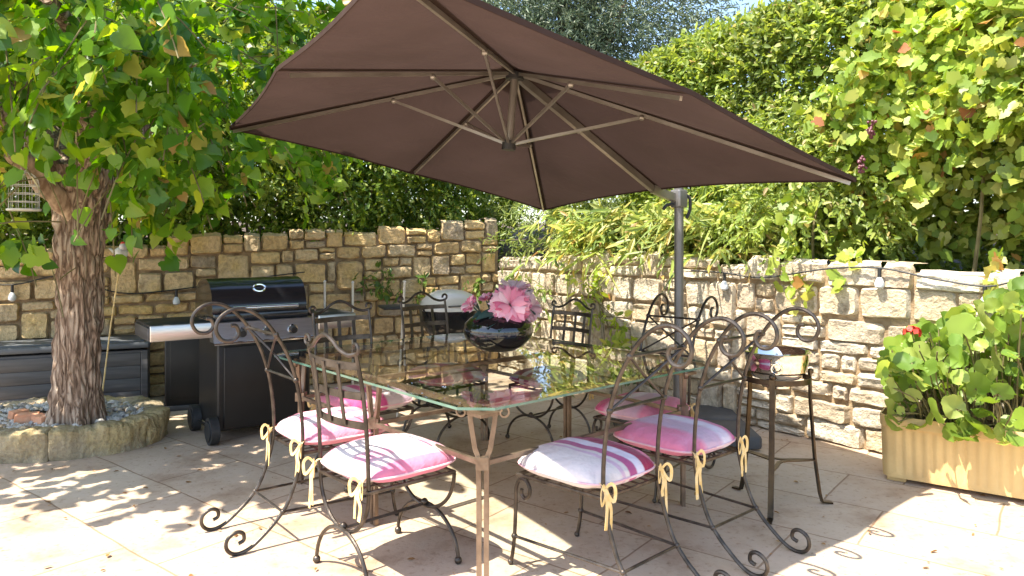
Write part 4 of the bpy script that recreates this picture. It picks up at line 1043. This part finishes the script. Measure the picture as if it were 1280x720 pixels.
def clear_of_canopy(P, m=.14):                       # no leaves inside the parasol
    r = P[:,:2]-np.array([A.x,A.y])[None]
    s1 = (ac[0]*r[:,1]-ac[1]*r[:,0])/np.linalg.norm(ac); s2 = (ah[0]*r[:,1]-ah[1]*r[:,0])/np.linalg.norm(ah)
    hit = P[:,:2]+np.array([.45,.25])[None]*(P[:,2:3]-2.05); r2 = hit-np.array([A.x,A.y])[None]
    t1 = (ac[0]*r2[:,1]-ac[1]*r2[:,0])/np.linalg.norm(ac); t2 = (ah[0]*r2[:,1]-ah[1]*r2[:,0])/np.linalg.norm(ah)
    shade = (P[:,2] > 2.0) & (t1 > .02) & (t2 < -.02)
    return ~((s1 > -m) & (s2 < m)) & ~shade
cc = tb+Vector((.05,.0,2.75))
P1, D1 = ellip_points((cc.x,cc.y,cc.z), (1.95,1.6,1.40), 1150, .22, .25, 2.0, zmin=-.85)
rt = np.hypot(P1[:,0]-tb.x, P1[:,1]-tb.y); k_ = (P1[:,2] > 2.15-.22*np.clip(rt-.7,0,1.5)); P1, D1 = P1[k_], D1[k_]
# hanging sprays close to the trunk and along the lower rim
P2 = []; D2 = []
for (px, py, Y, k) in ((20,250,4.3,7),(60,305,4.72,3),(75,330,4.75,2),(20,300,4.6,5),(165,245,4.6,6),(205,225,4.7,9),(245,205,4.8,9),(120,190,4.3,6),(265,235,5.0,8),(55,200,4.2,7),(180,190,4.4,10),(10,190,4.2,8),(110,150,4.0,8),(40,110,3.9,8),(220,150,4.3,8),(10,60,3.8,8),(90,60,3.7,8),(160,90,3.9,8),(230,60,4.1,8),(280,100,4.5,8),(290,170,4.9,8),(60,10,3.7,8),(150,20,3.8,7),(300,30,4.7,7),(345,40,5.3,7),(380,20,5.5,7),(138,345,5.0,1),(5,310,4.7,4)):
    q = at(px,py,Y)
    for _ in range(k): P2.append(np.array(q)+RNG.normal(size=3)*np.array([.15,.14,.11])); D2.append(np.array([RNG.normal()*.5,-.4+RNG.normal()*.4,-.5+RNG.normal()*.4]))
P1 = np.concatenate([P1, np.array(P2)]); D1 = np.concatenate([D1, np.array(D2)])
D1 = norm(D1+RNG.normal(size=D1.shape)*.35); D1[:,2] -= .25
ok = clear_of_canopy(P1); P1, D1 = P1[ok], D1[ok]
pos, ld, nn, S_ = shoots(P1, D1, 8, .36, .100, 1.0, .30, .75, .40)
nn = norm(nn+np.array([-.5,-.5,.2])[None]); rt = np.hypot(pos[:,0]-tb.x, pos[:,1]-tb.y); ln_ = (pos[:,0]-tb.x)*.5-(pos[:,1]-tb.y)*.86; wd_ = np.abs((pos[:,0]-tb.x)*.86+(pos[:,1]-tb.y)*.5)
q1_ = np.array(at(30,240,4.2)); q2_ = np.array(at(42,212,4.3)); far_ = (np.linalg.norm((pos-q1_)*np.array([1,.4,.8]), axis=1) > .20) & (np.linalg.norm((pos-q2_)*np.array([1,.4,1]), axis=1) > .17)
ok = far_ & clear_of_canopy(pos, .2) & (pos[:,2] > 1.25) & ~((pos[:,2] < 1.74) & (ln_ > -.2) & (wd_ < .2) & (RNG.uniform(size=len(pos)) < .9))
pos, ld, nn, S_ = pos[ok], ld[ok], nn[ok], S_[ok]; hv = RNG.uniform(size=len(pos)) < .62
leaf_object('crown', [('heart', pos[hv], ld[hv], nn[hv], S_[hv]), ('grape', pos[~hv], ld[~hv], nn[~hv], S_[~hv]*1.05)], LF_big, TR).matrix_basis.translation = -tb
mb = MB()
tip_ok = clear_of_canopy(P1+norm(D1)*.38, .12)
for i in range(0, len(P1), 3):
    if not tip_ok[i]: continue
    p = Vector(P1[i])-tb; d = Vector(D1[i]).normalized(); mb.tube(smooth_path([p-d*.15, p, p+d*.2+Vector((0,0,-.02)), p+d*.36+Vector((0,0,-.09))], 2), .0042, 5)
mb.build('twigs', M['twig'], TR)['kind'] = 'stuff'

# ------------------------------------------------------------------ PLANTS BEYOND THE WALLS
def grp_shrub(name, loc, label, cat, sets, mat, stems=None, group=None):
    r = empty(name, loc); tag(r, label, cat, group)
    leaf_object('foliage', sets, mat, r).matrix_basis.translation = -Vector(loc)
    if stems:
        mb = MB()
        for pts, rad in stems: mb.tube(smooth_path([Vector(p)-Vector(loc) for p in pts], 4), rad, 6, taper=lambda t: 1-.6*t)
        mb.build('stems', M['twig'], r)
    return r
LF_back = leafmat('back_shrub_leaf', [(0,(.07,.14,.018)), (.5,(.14,.23,.03)), (.85,(.24,.32,.045)), (1,(.36,.38,.08))], .45)
LF_hedge = leafmat('hedge_leaf', [(0,(.13,.20,.03)), (.5,(.22,.30,.05)), (.85,(.32,.39,.075)), (.97,(.40,.43,.12)), (1,(.38,.28,.12))], .42)
LF_olive = leafmat('olive_leaf', [(0,(.07,.11,.06)), (.6,(.13,.18,.10)), (1,(.24,.28,.18))], .2)
LF_vine = leafmat('vine_leaf', [(0,(.14,.23,.03)), (.45,(.27,.37,.05)), (.8,(.40,.46,.085)), (.955,(.44,.45,.11)), (.985,(.44,.26,.07)), (1,(.30,.10,.05))], .4)
LF_lily = leafmat('lily_leaf', [(0,(.14,.22,.05)), (.5,(.28,.35,.09)), (.8,(.40,.42,.12)), (.94,(.52,.46,.12)), (1,(.34,.22,.09))], .4)
LF_fern = leafmat('fern_leaf', [(0,(.12,.19,.04)), (1,(.26,.32,.09))], .35)

def alongL(t, off, z=0): x = LW[0]+(KC[0]-LW[0])*t; y = LW[1]+(KC[1]-LW[1])*t; return Vector((x+nL[0]*off, y+nL[1]*off, z))
def alongR(t, off, z=0): x = KC[0]+(RW[0]-KC[0])*t; y = KC[1]+(RW[1]-KC[1])*t; return Vector((x+nR[0]*off, y+nR[1]*off, z))
for i, (t, lab, rz_) in enumerate(((.34,'dense green shrub over the ochre wall behind the storage boxes',1.35),(.52,'dense green shrub over the ochre wall right of the tree trunk',1.4),(.68,'dense green shrub over the ochre wall above the gas barbecue',1.3),(.83,'dense green shrub over the ochre wall above the pale canes',1.3),(.96,'dense green shrub over the ochre wall at the corner',1.2))):
    b = alongL(t, .95, 1.25); c = b+Vector((0,0,1.05))
    P, D = ellip_points(c, (1.08,.82,rz_), 2000, .2, .25, i*3.3, -.75); pos, ld, nn, s_ = shoots(P, D, 7, .22, .072, 1.0, .3, .75, .3)
    ok = pos[:,2] > 1.2
    st = [([b+Vector((.1*k-.2,0,-.1)), b+Vector((.16*k-.35,-.1,.5)), b+Vector((.3*k-.7,.05*k,1.3))], .018) for k in range(5)]
    grp_shrub('garden_shrub', b, lab, 'shrub', [('ovate', pos[ok], ld[ok], nn[ok], s_[ok])], LF_back, st, 'green shrubs behind the ochre wall')
a_, b_ = alongL(.05,2.4), alongL(1.0,2.5)
P, D = strip_points((a_.x,a_.y), (b_.x+.9,b_.y+.6), 0.9, 4.3, 1.2, 12500, .35, .35, 4.0, .15); pos, ld, nn, s_ = shoots(P, D, 6, .24, .10, 1.0, .3, .75, .3)
grp_shrub('tall_hedge', (a_+b_)/2, 'tall dark green hedge closing the garden behind the shrubs on the left', 'hedge', [('ovate', pos, ld, nn, s_)], LF_back)

# clipped hedge, sunlit
a_, b_ = (1.62,8.15), (6.2,2.9)
P, D = strip_points(a_, b_, 1.0, 3.40, 1.0, 17000, .16, .14, 9.0, .2, .1); pos, ld, nn, s_ = shoots(P, D, 8, .17, .070, 1.0, .1, .8, .3)
grp_shrub('clipped_hedge', (3.4,6.1,1.2), 'tall clipped sunlit hedge behind the limestone wall', 'hedge', [('ovate', pos, ld, nn, s_)], LF_hedge)
# olive tree
ob = Vector((.7,11.6,1.6)); ot = empty('olive_tree', ob); tag(ot, 'grey green olive tree rising behind the parasol top', 'tree')
P, D = ellip_points(ob+Vector((.15,0,3.1)), (2.3,1.6,2.0), 6500, .4, .3, 1.0, -.8, 2.2); pos, ld, nn, s_ = shoots(P, D, 9, .45, .105, .9, .1, .5, .5)
leaf_object('crown', [('slim', pos, ld, nn, s_)], LF_olive, ot).matrix_basis.translation = -ob
mb = MB(); trunk_mb(mb, [(0,0,-.2),(.1,0,.8),(0,.1,1.6),(.2,0,2.4)], [.22,.17,.14,.08], 16, .15)
mb.build('trunk', M['bark'], ot)
for l in ([(0,.1,1.5),(-.6,0,2.4),(-1.1,.1,3.2)],[(.1,0,1.8),(.7,-.2,2.7),(1.1,-.2,3.6)],[(.1,0,2.2),(.1,.2,3.2),(0,.1,4.2)]):
    mb = MB(); trunk_mb(mb, l, [.09,.06,.02], 10, .1); mb.build('limb', M['bark'], ot)
for i, (t, off, lab) in enumerate(((.10,1.5,'rounded shrub between the wall corner and the clipped hedge'),(.27,1.55,'rounded shrub at the foot of the clipped hedge behind the long leaved plants'))):
    b = alongR(t, off, 1.2); P, D = ellip_points(b+Vector((0,0,.75)), (.95,.7,.95), 1500, .2, .25, 20+i*4, -.7); pos, ld, nn, s_ = shoots(P, D, 8, .2, .062, 1, .25, .7, .3)
    grp_shrub('garden_shrub', b, lab, 'shrub', [('ovate', pos, ld, nn, s_)], LF_hedge, [([b+Vector((0,0,-.1)), b+Vector((.05,0,.4)), b+Vector((.1,0,.9))], .02)])
# grape vine sprawling in front of the hedge
vn = alongR(.66, .8, 1.15)
P = []; D = []
for i in range(4600):
    t = RNG.uniform(.43, 1.0); zz = RNG.uniform(0,1)**.85; z = 1.35+zz*(2.75+.3*nval((t*9,zz*3,0)))
    lean = .95-.45*math.sin(PI*min(1,zz*1.1))+.35*nval((t*10,zz*5,3))+RNG.exponential(.12)-.12*zz
    if t < .52 and z > 2.3+ (t-.43)*14: continue
    q = alongR(t, lean, z); P.append(q); D.append((-nR[0]+RNG.normal()*.5, -nR[1]+RNG.normal()*.5, RNG.normal()*.5+.1))
for (px, py, k) in ((1005,325,3),(990,300,5),(1060,300,3),(1000,240,6),(1240,300,2)):
    for _ in range(k): q = onR(px+RNG.normal()*10, py+RNG.normal()*12, -.12); P.append(q); D.append((-nR[0],-nR[1],-.8))
P, D = np.array(P), np.array(D); pos, ld, nn, s_ = shoots(P, D, 6, .26, .076, 1.0, .35, .6, .42)
nn = norm(nn+np.array([-.45,-.45,0])[None])
st = [([alongR(.55+.05*k,.75,1.1), alongR(.56+.055*k,.7,1.8), alongR(.55+.06*k,.85,2.8)], .016) for k in range(8)]
gv = grp_shrub('grape_vine', vn, 'sprawling grape vine with large yellow green leaves at the right', 'vine', [('grape', pos, ld, nn, s_)], LF_vine, st)
for (px, py, Y) in ((1088,152,5.05),(1077,196,5.1)):
    mb = MB(); q = at(px,py,Y)-vn
    for i in range(26):
        t = RNG.uniform(); mb.ball(q+Vector((RNG.normal()*.022*(1-t*.6), RNG.normal()*.022*(1-t*.6), -.11*t)), .0115, 7)
    mb.build('grape_bunch', M['grape'], gv)
# leafy bush low at the right, with bare stems
bb = alongR(.78, .62, 1.1); P, D = ellip_points(bb+Vector((0,0,.75)), (.85,.55,.80), 700, .2, .2, 8.0, -.2); pos, ld, nn, s_ = shoots(P, D, 6, .2, .10, 1, .3, .7, .3)
st = [([bb+Vector((.03*k-.1,.02*k,-.05)), bb+Vector((.06*k-.2,-.03,.3)), bb+Vector((.1*k-.35,.0,.7))], .014) for k in range(7)]
grp_shrub('leafy_bush', bb, 'green bush with bare stems at its foot behind the planter', 'shrub', [('ovate', pos, ld, nn, s_)], LF_hedge, st)
# small leaved shrub beyond the post
bb = alongR(.415, .55, 1.1); P, D = ellip_points(bb+Vector((0,0,.62)), (.70,.42,.70), 700, .2, .3, 12.0, -.5); pos, ld, nn, s_ = shoots(P, D, 10, .24, .055, 1, .5, .7, .3)
grp_shrub('hanging_shrub', bb, 'small leaved shrub hanging over the wall right of the parasol post', 'shrub', [('ovate', pos, ld, nn, s_)], LF_hedge, [([bb, bb+Vector((.0,0,.4)), bb+Vector((.1,0,.8))], .015)])
# feathery shrub in the corner
bb = alongR(.06, .5, 1.2); P, D = ellip_points(bb+Vector((.05,0,.35)), (.62,.4,.5), 300, .2, .3, 14.0, -.5); pos, ld, nn, s_ = shoots(P, D, 14, .3, .07, .9, .3, .7, .3)
grp_shrub('feathery_shrub', bb, 'light green feathery shrub above the corner of the walls', 'shrub', [('slim', pos, ld, nn, s_)], LF_fern)
for i, (t, off, lab) in enumerate(((.13,.42,'arching long leaved plant on the wall nearest the corner'),(.185,.34,'yellowing long leaved plant on the wall behind the far chair'),(.235,.42,'tallest yellow long leaved plant on the limestone wall'),(.285,.34,'long leaved plant on the wall just left of the parasol post'),(.335,.45,'long leaved plant on the wall directly behind the parasol post'))):
    bb = alongR(t, off, 1.12); n = 260
    P = np.array(bb)[None]+RNG.normal(size=(n,3))*np.array([.16,.16,.0])+np.array([0,0,1])[None]*RNG.uniform(.05,.42,(n,1))
    az = RNG.uniform(0,2*PI,n); D = np.stack([np.cos(az)-.35*nR[0], np.sin(az)-.35*nR[1], RNG.uniform(.3,1.9,n)],1)
    Nn = np.stack([-np.cos(az)*.9, -np.sin(az)*.9, np.full(n,.6)],1)+RNG.normal(size=(n,3))*.2
    r = empty('long_leaved_plant', bb); tag(r, lab, 'plant', 'long leaved plants along the limestone wall')
    sp_, sd_, sn_, ss_ = shoots(P[:95]+np.array([0,0,.1])[None], D[:95]*np.array([1,1,.8])[None], 9, .42, .155, .8, .75, .5, .35)
    leaf_object('leaves', [('lance', P[95:165], D[95:165], Nn[95:165], RNG.uniform(.25,.48,70)), ('slim', sp_, sd_, sn_, ss_)], LF_lily, r).matrix_basis.translation = -bb
# sprigs growing out of the walls
LF_sprig = leafmat('sprig_leaf', [(0,(.05,.11,.02)), (.6,(.10,.18,.03)), (1,(.22,.27,.05))], .35)
def sprig(pts, n, size, kind, mat, label, spread=.1, name='wall_plant'):
    b = Vector(pts[0]); P = np.array([np.array(pts[RNG.integers(len(pts))])+RNG.normal(size=3)*spread*np.array([1,.5,1]) for _ in range(n)])
    D = np.tile([-.1,-.7,-.35],(n,1))+RNG.normal(size=(n,3))*.4; pos, ld, nn, s_ = shoots(P, D, 4, .12, size, 1, .4, .5, .3)
    st = [([b, Vector(p)*.5+b*.5+Vector((0,-.02,.02)), Vector(p)], .004) for p in P[::3]]
    grp_shrub(name, b, label, 'plant', [(kind, pos, ld, nn, s_)], mat, st, 'plants rooted in the stone walls')
sprig([onL(490,370,.1),onL(520,362,.1),onL(545,375,.1),onL(470,355,.1),onL(585,360,.12)], 36, .085, 'ovate', LF_sprig, 'dark green sprigs hanging on the ochre wall above the black side shelf', .07)
sprig([onL(484,338,.08),onL(488,345,.08)], 10, .05, 'ovate', LF_sprig, 'small fern tuft in a crack of the ochre wall', .04)
sprig([onR(760,380,.12),onR(785,395,.14),onR(800,420,.16),onR(775,425,.14),onR(745,350,.1)], 46, .085, 'ovate', LF_vine, 'leafy sprigs on the limestone wall left of the parasol post', .08)
sprig([onR(662,345,.12),onR(690,360,.12),onR(645,360,.14),onR(680,395,.1)], 40, .075, 'ovate', LF_fern, 'light green sprigs on the limestone wall behind the peonies', .08)
sprig([onR(770,440,.2),onR(800,450,.2),onR(740,448,.2)], 24, .08, 'ovate', LF_sprig, 'low green plant at the foot of the limestone wall beyond the table', .08)

# ------------------------------------------------------------------ CAMERA, LIGHT
cam = bpy.data.cameras.new('camera'); co = bpy.data.objects.new('camera', cam); COL.objects.link(co)
cam.sensor_width = 36; cam.lens = 36*F/1280; cam.shift_y = -(360-HZ)/1280; cam.clip_end = 500; cam.clip_start = .05
co.location = (0,0,CAMZ); co.rotation_euler = (PI/2,0,0); scene.camera = co
ld_ = Vector((.45,.25,-1)).normalized()
sun = bpy.data.lights.new('sun', 'SUN'); so = bpy.data.objects.new('sun', sun); COL.objects.link(so)
sun.energy = 4.2; sun.angle = math.radians(.55); sun.color = (1,.92,.80); so.rotation_euler = ld_.to_track_quat('-Z','Y').to_euler()
w = bpy.data.worlds.new('World'); scene.world = w; w.use_nodes = True; nt = w.node_tree
sk = nt.nodes.new('ShaderNodeTexSky'); sk.sky_type = 'NISHITA'; sk.sun_disc = False
sk.sun_elevation = math.asin(-ld_.z); sk.sun_rotation = math.atan2(-ld_.x, -ld_.y); sk.air_density = 1; sk.dust_density = 1.2; sk.ozone_density = 1
bg = nt.nodes['Background']; bg.inputs[1].default_value = .15; nt.links.new(sk.outputs[0], bg.inputs[0])
vs_ = scene.view_settings; vs_.view_transform = 'Standard'; vs_.look = 'None'; vs_.gamma = 1; vs_.use_curve_mapping = False; vs_.exposure = 1.6
